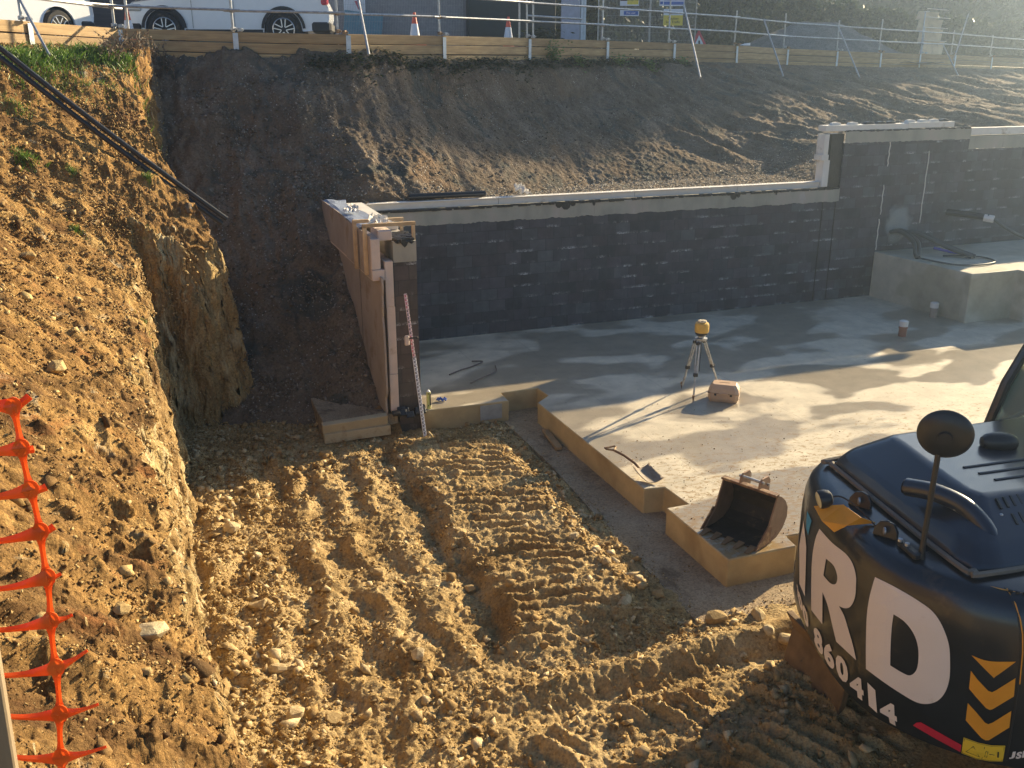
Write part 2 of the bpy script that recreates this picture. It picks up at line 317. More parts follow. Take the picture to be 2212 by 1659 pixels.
def barrier_m():
    m, t, b = newmat('orange_barrier_plastic'); b.inputs['Base Color'].default_value = (.95, .16, .015, 1); b.inputs['Roughness'].default_value = .28
    t.links.new(ramp(t, noise_n(t, coords(t), 9, 3), [(.3, (.88, .11, .01)), (.7, (1.0, .21, .03))]), b.inputs['Base Color'])
    tr = N(t, 'ShaderNodeBsdfTranslucent'); tr.inputs[0].default_value = (1.0, .16, .02, 1); mx = N(t, 'ShaderNodeMixShader'); mx.inputs[0].default_value = .35
    o = t.nodes['Material Output']; t.links.new(b.outputs[0], mx.inputs[1]); t.links.new(tr.outputs[0], mx.inputs[2]); t.links.new(mx.outputs[0], o.inputs[0]); return m
M['barrier'] = barrier_m()
def rockm(name, a, b_, c_):
    m, t, b = newmat(name); gi = N(t, 'ShaderNodeNewGeometry'); v = coords(t)
    c = ramp(t, gi.outputs['Random Per Island'], [(0, a), (.5, b_), (1, c_)])
    c = mixc(t, 1.0, c, ramp(t, noise_n(t, v, 14, 6, .7), [(.3, (.62, .58, .5)), (.65, (1.15,)*3)]), 'MULTIPLY')
    t.links.new(c, b.inputs['Base Color']); b.inputs['Roughness'].default_value = .92; b.inputs['Specular IOR Level'].default_value = .2; bump(t, b, noise_n(t, v, 50, 5, .7), .7, .01); return m
M['rock'] = rockm('limestone_rubble', (.28, .18, .075), (.40, .28, .13), (.58, .47, .29))
M['clod'] = rockm('soil_clods', (.09, .05, .022), (.24, .145, .058), (.56, .41, .19))
M['gravel'] = rockm('grey_gravel', (.22, .20, .18), (.42, .39, .34), (.70, .66, .58))
M['dkgravel'] = rockm('dark_stones', (.10, .08, .06), (.16, .13, .10), (.34, .31, .27))
M['crumb'] = rockm('golden_crumbs', (.24, .145, .05), (.38, .245, .09), (.54, .38, .17))
def leafm(name, a, b_, c_):
    m, t, b = newmat(name); gi = N(t, 'ShaderNodeNewGeometry')
    t.links.new(ramp(t, gi.outputs['Random Per Island'], [(0, a), (.5, b_), (1, c_)]), b.inputs['Base Color']); b.inputs['Roughness'].default_value = .5
    tr = N(t, 'ShaderNodeBsdfTranslucent'); tr.inputs[0].default_value = (*b_, 1); mx = N(t, 'ShaderNodeMixShader'); mx.inputs[0].default_value = .25
    o = t.nodes['Material Output']; t.links.new(b.outputs[0], mx.inputs[1]); t.links.new(tr.outputs[0], mx.inputs[2]); t.links.new(mx.outputs[0], o.inputs[0]); return m
M['grass'] = leafm('grass_blades', (.05, .10, .01), (.11, .21, .02), (.22, .30, .05))
M['weed'] = leafm('dead_weed', (.09, .06, .04), (.16, .11, .07), (.26, .20, .12))
M['hedge'] = leafm('hedge_leaves', (.014, .024, .010), (.028, .045, .016), (.10, .11, .04))
M['twig'] = plain('twig_bark', (.09, .065, .045), .9, var=.3)
M['asph'] = plain('site_hardstanding', (.10, .09, .08), .9, var=.25, vs=3, bmp=.4)

# ------------------------------------------------------------------ terrain functions
FEN = [(-4.6, 15.6), (-2.55, 17.95), (-.3, 20.6), (1.81, 20.2), (3.95, 19.93), (6.29, 21.1), (9.0, 22.8), (11.72, 24.03), (14.45, 25.25), (17.32, 26.42), (20.33, 27.97), (25.45, 29.51), (31.42, 32.0), (38, 34.6), (48, 38.5)]
FX = np.array([p[0] for p in FEN]); FY = np.array([p[1] for p in FEN])
def yf(x): return np.interp(x, FX, FY)
BZ = [5.78, 5.74, 5.68, 5.63, 5.60, 5.62, 5.64, 5.63, 5.62, 5.59, 5.53, 5.45, 5.42, 5.3, 5.2]      # top of the boards along the line
def zb(x): return np.interp(x, FX, BZ)
def floor_z(x, y, fine=True):
    z = -.33 + 0*x
    a = x + .10*fbm(x, y, 2, .6); tr = sstep(13.2, 12.2, y)*sstep(4.9, 4.2, x)
    # furrows pressed by the tracks, running away from the camera
    a2 = a+.13*fbm(x*1.2, y*1.4, 3, 1.3); g = .5+.5*np.cos((a2-.2)*2*math.pi/.52); cl = .5+.5*np.cos((y+.25*x)*2*math.pi/.21+4.0*fbm(x*1.3, y*.8, 2))
    am = .35+.65*sstep(-.2, .5, fbm(x*.7, y*.9, 2)+.35)
    m1 = tr*sstep(3.15, 2.75, a)*sstep(6.6, 7.4, y)
    z = z + m1*am*(.085*g**1.2 + .03*cl*g*sstep(-.3, .3, perlin(x*2.3, y*1.7)))
    m2 = tr*sstep(2.75, 3.0, a)*sstep(4.55, 4.2, a)*sstep(6.9, 7.5, y)          # raised flat track bed with cleat prints
    z = z + m2*(.10 + .030*np.sign(cl-.45)*sstep(.05, .25, abs(cl-.45))*sstep(-.45, .25, fbm(x*1.8, y*1.8, 2)))
    z = z - tr*.10*np.exp(-((a-2.72)/.14)**2)*sstep(7, 8, y)
    # ridge thrown up across the front and the cleat prints below it
    r0 = 6.62+.05*perlin(x*1.2, 3.3)+.04*(x-4)
    z = z + sstep(2.2, 3.0, x)*(.10*np.exp(-((y-r0)/.13)**2) - .08*np.exp(-((y-r0+.28)/.14)**2))
    cd = .5+.5*np.cos((x*1.0+y*.55)*2*math.pi/.23); cd = cd*sstep(-.6, .2, fbm(x*1.5, y*1.5, 2)); m3 = sstep(2.0, 2.6, x)*sstep(6.28, 6.05, y)*sstep(4.7, 5.0, y)
    z = z + m3*.085*cd**1.5
    m4 = sstep(2.4, 1.8, x)*sstep(7.2, 6.6, y); c4 = .5+.5*np.cos((x*1.5-y*.35)*2*math.pi/.55+perlin(x, y)*2); z = z + m4*.08*c4*sstep(-.4, .4, perlin(x*1.4, y*1.1))
    z = z + .07*sstep(.9, .0, x) + .05*sstep(11.8, 13.5, y)*sstep(3, 1, x)
    if fine:
        z = z + (.026*fbm(x, y, 3, 2.2) + .020*fbm(x, y, 4, 9, .68) + .016*np.clip(ridge(x, y, 14)-.3, 0, 1) - .03*np.clip(ridge(x*1.1, y*.8, 2.6)-.62, 0, 1))*sstep(4.9, 4.6, x)+.02*fbm(x, y, 3, 6)*sstep(4.6, 4.9, x)
    ap = apron_mask(x, y); return z*(1-ap) + (-.42)*ap
def apron_mask(x, y):
    e = .07*perlin(y*2.1, x*2.3)+.04*perlin(y*7, x*7); return sstep(4.68+e, 4.86+e, x)*sstep(7.0+e, 7.18+e, y)
def xcrest(y): return np.interp(y, [2, 4, 5.3, 7.3, 10, 12, 14.2], [.55, .13, -.08, -.25, -.27, -.25, -.25]) + .06*perlin(y*1.1, 2.2)+.03*perlin(y*4, 8.1)
def back_z(x, y):
    y0 = np.interp(x, [-1, 1.2, 2.0, 2.85, 4], [14.5, 14.15, 13.9, 13.05, 12.9]); F = yf(np.maximum(x, .2)); t = np.clip((y-y0)/(F-.15-y0), -1, 1.2)
    z = -.30 + 5.45*(t*.80+.20*np.clip(t, 0, 2)**2.2)
    return z + (.16*fbm(x, y*.6, 4, 1.1) + .05*fbm(x, y, 4, 5, .6) + .08*np.clip(ridge(x*1.2, y*.4, 1.3)-.5, 0, 1))*sstep(.02, .15, t)
def surf_z(x, y):
    near = np.interp(y, [2, 5, 7.3, 12, 14], [1.95, 2.0, 2.08, 2.0, 2.15]) + .75*(-.25-x)
    far = 2.35+.50*(.93-x)+.62*(y-14.8)
    z = smax(near, far, .5)
    rill = fbm(x*.55+y*.12, y*2.6-x*.6, 4, 1.0)
    z = z + .10*rill + .05*fbm(x, y, 4, 2.5) + .026*fbm(x, y, 4, 9, .65) + .05*np.clip(ridge(x*.6, y*1.6, 3.2)-.55, 0, 1) - .09*np.clip(fbm(x*.8+3, y*2.0-x*.5, 3, 1.7)-.42, 0, .6) + .05*np.clip(fbm(x*.9, y*1.5, 2, 4.3)-.25, 0, 1)
    cap = 5.30+.05*fbm(x, y, 3, 1.5)
    return smin(z, cap, .35)
def bank_z(x, y):
    y = np.asarray(y, float); x = np.asarray(x, float)
    bz = back_z(x, y); s = surf_z(x, y)
    wob = .07*perlin(x*2.2, y*2.2)+.03*perlin(x*6, y*6)
    d1 = xcrest(y)+.27-x + wob
    yn = 14.0+.40*(x+.2)+.55*np.clip(-.05-x, 0, .4)+.10*perlin(x*2.0, 5.5); xr = np.interp(y, [14.4, 14.8, 15.4, 16.2, 17, 18, 18.9], [1.15, 1.15, .92, .50, .24, .16, .30])+.08*perlin(y*1.3, 7.7)
    c1 = -.55+8.0*d1
    c2 = np.minimum(-.55+7.5*(y-yn+wob), bz+7*(xr-x)+.2+.3*perlin(x*1.7, y*1.7))
    return np.maximum(np.minimum(s, np.maximum(c1, c2)), np.maximum(bz, -.6))
def hit(u, v, fz=bank_z, t0=2., t1=26., lift=0):
    ts = np.linspace(t0, t1, 2600); d = ray(u, v)/FPX; P = np.array([0, 0, CAMZ])+ts[:, None]*d; h = fz(P[:, 0], P[:, 1])
    k = np.argmax(P[:, 2] < h); p = P[k].copy(); p[2] = h[k]+lift; return p

def lines(segs):
    out = [np.arange(a, b, s) for a, b, s in segs]; return np.concatenate(out+[[segs[-1][1]]])
# pit floor
gx = lines([(-.7, 5.2, .016), (5.2, 9.5, .06)]); gy = lines([(2.2, 5, .03), (5, 9, .016), (9, 15.2, .022)])
X, Y = np.meshgrid(gx, gy); Z = floor_z(X, Y)
tag(grid_mesh('pit_floor', np.stack([X+.02*perlin(X*9, Y*9), Y+.02*perlin(X*9+50, Y*9), Z], -1), M['floor']), 'churned golden earth floor of the excavation with track ruts', kind='structure')
# left bank and corner
gx = lines([(-9, -3, .08), (-3, -.75, .025), (-.75, .35, .009), (.35, 3.12, .02)]); gy = lines([(1.2, 4, .03), (4, 9, .018), (9, 13.9, .024), (13.9, 15.2, .012), (15.2, 20.6, .03)])
X, Y = np.meshgrid(gx, gy); Z = bank_z(X, Y)
Z = np.where(Y > yf(X)-.05, np.minimum(Z, 5.15), Z)
GS = np.maximum(np.abs(np.gradient(Z, axis=0)/np.gradient(Y, axis=0)), np.abs(np.gradient(Z, axis=1)/np.gradient(X, axis=1)))
sf = sstep(2.9, 2.4, X); cliff = sstep(1.7, 3, GS)*sf; rr1 = cliff*(.05*fbm(Y*1.7+X, Z*2.6, 4, 1.6, .6)+.018*fbm(Y, Z*1.5, 3, 11, .6)-.05*np.clip(ridge(Y*1.3+X, Z*.45, 1.7)-.6, 0, 1))
o = grid_mesh('earth_bank', np.stack([X+.03*sf*perlin(Z*2.2+X, Y*3)+rr1, Y+.03*sf*perlin(Z*1.2+9, X*5+Y)-cliff*(.07*fbm(X*2.3, Z*.9, 5, 1.6, .65)+.035*fbm(X, Z, 3, 9, .65)+.05*np.clip(perlin(X*5, Z*.8)-.1, 0, 1)-.06*np.clip(ridge(X*1.6, Z*.3, 1.9)-.6, 0, 1)), Z], -1), [M['bank'], M['cliff'], M['back']])
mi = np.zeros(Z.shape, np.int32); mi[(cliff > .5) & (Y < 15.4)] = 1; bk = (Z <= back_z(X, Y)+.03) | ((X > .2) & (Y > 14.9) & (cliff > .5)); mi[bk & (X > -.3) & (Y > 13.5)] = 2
o.data.polygons.foreach_set('material_index', mi[:-1, :-1].reshape(-1))
tag(o, 'sunlit ochre earth bank with vertical cut face', kind='structure')
_pc = np.stack([X+rr1, Y, Z], -1)[(cliff > .5) & (X < 1.3) & (Y > 4) & (Z > -.3)]
# back slope behind the long wall, as a swept sheet under the fence
sx = lines([(2.95, 14, .03), (14, 24, .05), (24, 48, .12)]); st = np.linspace(0, 1, 260); XX, TT = np.meshgrid(sx, st)
y_in = 17.17+0*XX; F = yf(XX)
foot = y_in + np.interp(XX, [2.9, 4, 6.8, 9, 13, 16, 40], [.0, .1, .9, 2.0, 2.3, 2.4, 2.6]); YY = y_in+(F+.1-y_in)*TT
u_ = np.clip((YY-foot)/(F-.1-foot), 0, 1); zfoot = np.where(XX < 3.2, 1.6, np.interp(XX, [3, 14, 16, 40], [2.52, 2.50, 3.0, 3.2])); ztop = zb(XX)-.52
steep = np.interp(XX, [3, 10, 13], [.85, .6, .0])
prof = (u_*.86+.14*u_**3)*(1-.0*steep)
ZZ = zfoot+(ztop-zfoot)*(prof*(1-.22*steep)+.22*steep*sstep(.80, .93, u_))
gul = fbm(XX*.75+YY*.60, YY*.22, 3, 1.0); amp = sstep(.03, .3, u_)*sstep(1, .9, u_)
ZZ = ZZ+amp*(.24*gul*sstep(10, 13.5, XX)+.07*fbm(XX, YY, 3, .7)+.025*fbm(XX, YY, 4, 3))+.02*fbm(XX, YY, 3, 9)
ZZ = back_z(XX, YY)*(1-sstep(3.0, 7.5, XX))+ZZ*sstep(3.0, 7.5, XX)
ZK = ZZ.copy(); ZK[0] -= 1.3
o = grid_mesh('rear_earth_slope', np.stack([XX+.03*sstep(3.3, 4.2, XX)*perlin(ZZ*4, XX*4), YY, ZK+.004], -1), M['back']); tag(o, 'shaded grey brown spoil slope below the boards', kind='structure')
# upper ground: hardstanding beyond the boards, one sheet to the horizon
mb = MB(); top = [(x, y+.08, 5.42) for x, y in FEN]; n = len(top); far = [(x*6-20, 160, 5.42) for x, y in FEN]
mb.add(top+far, [(i, i+1, n+i+1, n+i) for i in range(n-1)])
mb.add([(-4.6, 15.7, 5.42), (-60, -10, 5.42), (-120, 160, 5.42), (-47.6, 160, 5.42)], [(0, 3, 2, 1)])
tag(mb.build('upper_ground', M['asph']), 'flat hardstanding beyond the retaining boards', kind='structure')
mb = MB(); mb.add([(-9, 1.2, 8), (-60, -10, 5.0), (-60, 12, 5.3), (-9, 20.6, 5.30)], [(0, 1, 2, 3)])
mb = MB(); mb.box((16, 4, -.62), (60, 40, .02)); tag(mb.build('subsoil', M['floor']), 'buried subsoil below the excavation', kind='structure')

# ------------------------------------------------------------------ slab and concrete
slab = [(3.47, 13.10), (4.86, 13.07), (4.87, 13.46), (5.51, 13.49), (5.53, 13.08), (5.25, 12.83), (5.30, 9.42), (5.57, 9.38), (5.60, 8.86), (5.30, 8.86), (5.30, 7.53), (6.18, 7.53), (6.21, 7.76), (24, 7.76), (24, 16.9), (3.47, 16.9)]
mb = MB(); mb.prism(slab, -.40, 0); me_f = mb.f
o = mb.build('floor_slab', [M['slab'], M['slabside']]); 
for p in o.data.polygons: p.material_index = 0 if p.normal.z > .5 else 1
o.modifiers.new('b', 'BEVEL').width = .012; tag(o, 'pale concrete floor slab with drying wet patches', kind='structure')
ap = [(4.78, 13.12), (4.80, 11.2), (4.70, 9.0), (4.66, 7.05), (5.3, 6.98), (6.2, 7.02), (9.2, 7.0), (9.2, 8.2), (5.9, 8.4), (5.9, 13.6), (4.7, 13.6)]
mb = MB(); mb.prism(ap, -.45, -.335); tag(mb.build('blinding_strip', M['blind']), 'thin concrete blinding strip beside the slab edge', kind='structure')

# toe of the footing with insulation on its edge
M['edgeboard'] = plain('tan_edge_board', (.44, .35, .21), .8, var=.15, vs=3, dirt=((.30, .20, .10), 3, .55))
r = thing('footing_toe', 'concrete footing toe with two pale foam edge boards, left of the blockwork pier', 'footing', (1.95, 13.2, -.4))
MB().box((.58, .75, .16), (1.14, 1.5, .44)).build('toe_slab', M['blind'], r, bevel=.01)
MB().box((.47, -.085, .33), (.98, .10, .16), M=Matrix.Rotation(R(-2), 4, 'Y') @ Matrix.Rotation(R(14), 4, 'X')).build('edge_board', M['edgeboard'], r, bevel=.006)
MB().box((.49, -.12, .18), (1.0, .11, .15), M=Matrix.Rotation(R(-1), 4, 'Y')).build('edge_board', M['edgeboard'], r, bevel=.006)

# ------------------------------------------------------------------ walls
def wallbox(mb, x0, x1, y0, y1, z0, z1, mi=0): mb.box(((x0+x1)/2, (y0+y1)/2, (z0+z1)/2), (x1-x0, y1-y0, z1-z0), mi=mi)
W = thing('retaining_wall', 'long low dark blockwork retaining wall with a bare grey top course', 'wall', (0, 0, 0))
mb = MB(); wallbox(mb, 3.13, 13.94, 16.86, 17.16, 0, 2.205); mb.build('blockwork', M['blockx'], W)
me = MB(); xs = np.linspace(3.13, 13.94, 260); vs = []; fs = []
for i, x in enumerate(xs):
    e = 2.205+.010*random.uniform(-1, 1)+.01*math.sin(x*9); vs += [(x, 16.852, e-.004), (x, 16.852, 2.475), (x, 17.16, 2.475)]
for i in range(len(xs)-1):
    a = i*3; fs += [(a, a+3, a+4, a+1), (a+1, a+4, a+5, a+2)]
me.add(vs, fs); me.build('bare_top_course', M['band'], W)
mb = MB()
for i in range(150):       # bitumen bead under the insulation capping
    x = 3.2+i*(10.7/150); mb.box((x+.03, 16.86+random.uniform(0, .03), 2.482), (.1, .05+random.random()*.03, .03+random.random()*.025))
for x, wd, h in ((7.3, .14, .09), (7.45, .20, .13), (7.60, .12, .07), (11.25, .16, .12), (11.36, .1, .08), (12.3, .05, .07), (8.05, .07, .08)): mb.prism([(-wd/2, 0), (wd/2, 0), (wd*.42, -h*.7), (wd*.15, -h), (-wd*.2, -h*.95), (-wd*.45, -h*.55)], 0, .006, Matrix.Translation((x, 16.852, 2.478)) @ Matrix.Rotation(R(90), 4, 'X'))
mb.build('bitumen_bead', M['tar'], W)
for x0, x1 in ((3.2, 6.1), (6.1, 9.0), (9.0, 11.4), (11.4, 13.86)):
    q = MB(); wallbox(q, x0+.003, x1-.003, 16.96, 17.10, 2.50, 2.62+.0); q.box(((x0+x1)/2, 17.02, 2.625), (x1-x0-.006, .20, .012)); q.build('insulation_capping', M['foam'], W, bevel=.005)
q = MB(); wallbox(q, 13.52, 13.535, 16.845, 16.86, .02, 2.2); wallbox(q, 13.86, 13.875, 16.845, 16.86, .02, 2.2); q.build('movement_joint', M['tar'], W)

T = thing('tall_retaining_wall', 'taller blockwork retaining wall rising beyond the step in the low wall', 'wall', (0, 0, 0))
mb = MB(); wallbox(mb, 13.94, 17.40, 16.862, 17.22, 0, 3.43); wallbox(mb, 17.40, 20.6, 16.90, 17.22, 0, 3.20); wallbox(mb, 20.6, 27, 16.90, 17.22, 0, 2.4); mb.build('blockwork', M['blockx'], T)  # unseen last length is lowered to let sun reach the slab
mb = MB(); vs = []; fs = []; xs = np.linspace(13.94, 17.40, 90)
for x in xs:
    e = 3.43+.012*random.uniform(-1, 1); vs += [(x, 16.853, e), (x, 16.853, 3.67), (x, 17.22, 3.67)]
for i in range(len(xs)-1): a = i*3; fs += [(a, a+3, a+4, a+1), (a+1, a+4, a+5, a+2)]
mb.add(vs, fs); k = len(mb.v); vs = []; fs = []; xs = np.linspace(17.40, 20.6, 60)
for x in xs:
    e = 3.20+.012*random.uniform(-1, 1); vs += [(x, 16.892, e), (x, 16.892, 3.48), (x, 17.22, 3.48)]
for i in range(len(xs)-1): a = i*3; fs += [(a, a+3, a+4, a+1), (a+1, a+4, a+5, a+2)]
mb.add(vs, fs); wallbox(mb, 17.392, 17.40, 16.853, 17.22, 3.43, 3.67); mb.build('bare_top_course', M['band'], T)
mb = MB(); wallbox(mb, 13.62, 13.938, 16.90, 17.15, 2.476, 3.62); mb.build('bitumen_end', M['tar'], T)
for a in ((13.46, 13.62, 16.88, 17.12, 2.52, 3.08), (13.38, 13.56, 16.86, 17.12, 3.08, 3.20), (13.42, 13.54, 16.87, 17.12, 3.20, 3.62), (13.42, 15.6, 16.87, 17.12, 3.68, 3.80), (15.605, 16.9, 16.87, 17.12, 3.70, 3.82), (17.41, 22, 16.95, 17.15, 3.50, 3.66)):
    q = MB(); wallbox(q, *a); q.build('insulation_board', M['foam'], T, bevel=.006)
for x, z0, z1 in ((15.12, 1.05, 1.75), (15.13, 1.85, 2.5), (16.28, 1.6, 3.2), (15.16, 2.9, 3.42)):
    q = MB(); q.tube([(x+.01*math.sin(k*2.1), 16.858, z0+(z1-z0)*k/8) for k in range(9)], .012, 5); q.build('lime_drip', M['foam'], T)
mb = MB()
for i in range(60): mb.box((13.98+i*.057, 16.87+random.uniform(0, .03), 3.675), (.06, .05+random.random()*.02, .025+random.random()*.02))
mb.build('bitumen_bead', M['tar'], T)
for i, (x, c) in enumerate(((13.75, 'foam'), (14.2, 'foam'), (14.62, 'tar'), (14.95, 'tar'), (15.2, 'tar'), (15.75, 'foam'), (16.1, 'foam'), (16.4, 'foam'), (16.68, 'tar'))):
    q = MB(); q.prism([(-.13, 0), (.13, 0), (.11, .04), (.02, .055), (-.09, .045)], -.05, .05, Matrix.Rotation(R(90), 4, 'X')); o = q.build('edging_stone' if c == 'foam' else 'tar_weight', M['foam' if c == 'foam' else 'tar'], bevel=.008); o.location = (x, 17.0, (3.80 if x < 15.6 else 3.82)+.001)
    tag(o, 'small %s offcut lying on the capping of the tall wall' % ('pale' if c == 'foam' else 'black'), 'offcut', 'offcuts along the tall wall capping')

RW = thing('return_wall', 'short return wall at the left end, wrapped in tan boards, ending in a dark pier', 'wall', (0, 0, 0))
mb = MB(); wallbox(mb, 3.13, 3.47, 13.20, 16.86, -.4, 2.30); mb.build('blockwork', M['pier'], RW)
mb = MB(); wallbox(mb, 3.128, 3.473, 13.195, 16.855, 2.30, 2.60); mb.build('bare_top_course', M['band'], RW)
mb = MB(); 
for i in range(60): mb.box((3.16+random.random()*.30, 13.2+random.random()*.7, 2.61), (.1, .12, .03+random.random()*.04), rz=random.random()*3)
for x, wd, h in ((3.2, .1, .03), (3.30, .12, .09), (3.40, .1, .04)): mb.prism([(-wd/2, 0), (wd/2, 0), (wd*.3, -h*.6), (0, -h), (-wd*.4, -h*.4)], 0, .006, Matrix.Translation((x, 13.193, 2.6)) @ Matrix.Rotation(R(90), 4, 'X'))
mb.build('bitumen_coat', M['tar'], RW)
q = MB(); wallbox(q, 2.99, 3.11, 13.17, 16.86, 1.66, 2.33); q.build('insulation_board', M['foamend'], RW, bevel=.004)
q = MB(); wallbox(q, 2.995, 3.12, 13.175, 16.86, .62, 1.655); q.build('insulation_board', M['foamend'], RW, bevel=.004)
q = MB(); wallbox(q, 2.99, 3.118, 13.165, 16.86, .02, .615); q.build('insulation_board', M['foamend'], RW, bevel=.004)
q = MB(); wallbox(q, 3.112, 3.128, 13.18, 16.86, .0, 2.3); q.build('bitumen_layer', M['tar'], RW)
# lower outer protection board with a torn front edge
q = MB(); vs = []; fs = []
for i in range(26):
    z = .02+i*2.1/25; e = 13.05+.03*perlin(z*6., 1.5)+(.08 if z < .3 else 0)+.04*perlin(z*1.7, 8.); vs += [(2.90, float(e), z), (2.93, float(e), z), (2.90, 17.1, z), (2.93, 17.1, z)]
for i in range(25):
    a = i*4; b = a+4; fs += [(a, b, b+2, a+2), (a+1, a+3, b+3, b+1), (a, a+1, b+1, b)]
fs += [(0, 2, 3, 1), (100, 101, 103, 102)]
q.add(vs, fs); q.build('protection_board', M['fibre'], RW)
q = MB(); wallbox(q, 2.896, 2.899, 14.55, 14.57, .3, 2.1); q.build('board_joint', M['tar'], RW)
# upper boxed-out capping
for y0, y1, dz in ((13.22, 15.02, 0), (15.04, 17.12, .02)):
    q = MB(); wallbox(q, 2.79, 2.815, y0, y1, 2.08+dz, 2.70+dz); q.build('outer_board', M['fibre'], RW, bevel=.003)
q = MB(); wallbox(q, 2.80, 2.93, 13.17, 17.0, 2.22, 2.66); q.build('insulation_board', M['foamend'], RW, bevel=.004)
q = MB(); wallbox(q, 2.80, 2.98, 13.15, 17.0, 2.06, 2.215); q.build('insulation_board', M['foamend'], RW, bevel=.004)
q = MB(); wallbox(q, 2.93, 3.13, 13.24, 13.75, 2.62, 2.76); q.build('insulation_board', M['foamend'], RW, bevel=.01)
q = MB(); vs = []; fs = []
for i in range(30):
    y = 13.95+i*3.1/29
    for k, x in enumerate((2.79, 2.86, 2.95, 3.05, 3.16)): vs.append((x+.06*(k == 4)*math.sin(y*3), y, 2.715+.02*perlin(y*2., x*5.)+(.018 if k in (1, 2) else 0)))
for i in range(29):
    for k in range(4): a = i*5+k; fs.append((a, a+1, a+6, a+5))
q.add(vs, fs); o = q.build('ribbed_membrane', M['membrane'], RW); sm = o.modifiers.new('s', 'SOLIDIFY'); sm.thickness = .012
q = MB(); wallbox(q, 3.16, 3.46, 14.2, 16.86, 2.605, 2.68); q.build('insulation_capping', M['foam'], RW, bevel=.01)

# torn white sheeting scraps
def scrap(name, loc, s, label, cat, mat, rz=0, ti=20):
    q = MB(); vs = []; n = 9
    for i in range(n):
        for j in range(n):
            x = (i/(n-1)-.5)*s[0]; y = (j/(n-1)-.5)*s[1]; vs.append((x*(1-.5*j/n), y, s[2]*float(perlin(x*6/s[0]+loc[0]*3, y*5/s[1])+.4)))
    q.add(vs, [(i*n+j, i*n+j+1, (i+1)*n+j+1, (i+1)*n+j) for i in range(n-1) for j in range(n-1)])
    o = q.build(name, mat, smooth=False); o.location = loc; o.rotation_euler = (R(ti), R(8), rz); o.modifiers.new('s', 'SOLIDIFY').thickness = .004
    return tag(o, label, cat)
scrap('plastic_sheet', (3.0, 13.55, 2.86), (.42, .22, .08), 'crumpled white sheeting scrap between the timber clamps', 'sheeting', M['foam'], .3, 25)
scrap('plastic_sheet', (2.98, 15.3, 2.79), (.26, .26, .06), 'pale torn flap halfway along the return wall top', 'sheeting', M['foam'], -.4, 15)
scrap('plastic_sheet', (6.62, 17.2, 2.72), (.34, .22, .10), 'pointed pale scrap beside the black roll on the wall', 'sheeting', M['foam'], .2, 30)
# U-shaped timber clamps
def clamp(y, dx, dz, label):
    c = thing('timber_clamp', label, 'timber clamp', (2.76+dx, y, 2.78+dz), 0, 'timber clamps over the return wall')
    for nm, cc, dd in (('cross_bar', (.36, 0, .0), (.78, .06, .05)), ('side_leg', (0, 0, -.36), (.055, .06, .70)), ('side_leg', (.72, 0, -.36), (.04, .06, .70))): MB().box(cc, dd).build(nm, M['timber2'], c, bevel=.003)
clamp(13.36, 0, .05, 'front timber clamp frame, nearest the pier end')
clamp(13.98, -.02, .02, 'rear timber clamp frame, just behind the front one')
# black roll of membrane
q = MB(); q.tube([(4.40, 17.16, 2.70), (5.9, 17.16, 2.69)], .055, 16); q.box((5.1, 17.06, 2.69), (1.5, .1, .02)); o = q.build('membrane_roll', M['black'], smooth=True)
tag(o, 'long roll of black membrane lying on the low wall capping', 'roll')

# plinth
mb = MB(); P = [(15.08, 16.85), (15.25, 14.20), (16.45, 14.20), (16.45, 13.85), (23, 13.85), (23, 16.85)]; mb.prism(P, -.05, 1.02); o = mb.build('concrete_plinth', M['plinth'], bevel=.02); tag(o, 'raised grey concrete plinth in the far right corner', 'plinth')

m_, t_, b_ = newmat('limewash_splash'); b_.inputs['Base Color'].default_value = (.42, .46, .45, 1); b_.inputs['Roughness'].default_value = .8
tp = N(t_, 'ShaderNodeBsdfTransparent'); mx = N(t_, 'ShaderNodeMixShader'); gd = N(t_, 'ShaderNodeTexGradient'); gd.gradient_type = 'SPHERICAL'; t_.links.new(coords(t_, (1.9, 1, 1.55)), gd.inputs[0])
ad = N(t_, 'ShaderNodeMath'); ad.operation = 'MULTIPLY_ADD'; ad.inputs[1].default_value = .9; t_.links.new(noise_n(t_, coords(t_), 4, 6, .65), ad.inputs[0]); t_.links.new(gd.outputs[1], ad.inputs[2])
t_.links.new(ramp(t_, ad.outputs[0], [(.72, (0, 0, 0)), (1.1, (.4,)*3)]), mx.inputs[0]); t_.links.new(tp.outputs[0], mx.inputs[1]); t_.links.new(b_.outputs[0], mx.inputs[2]); t_.links.new(mx.outputs[0], t_.nodes['Material Output'].inputs[0])
q = MB(); q.box((0, 0, 0), (1.3, .004, 1.5)); o = q.build('splash_stain', m_, T); o.location = (15.65, 16.855, 1.62)
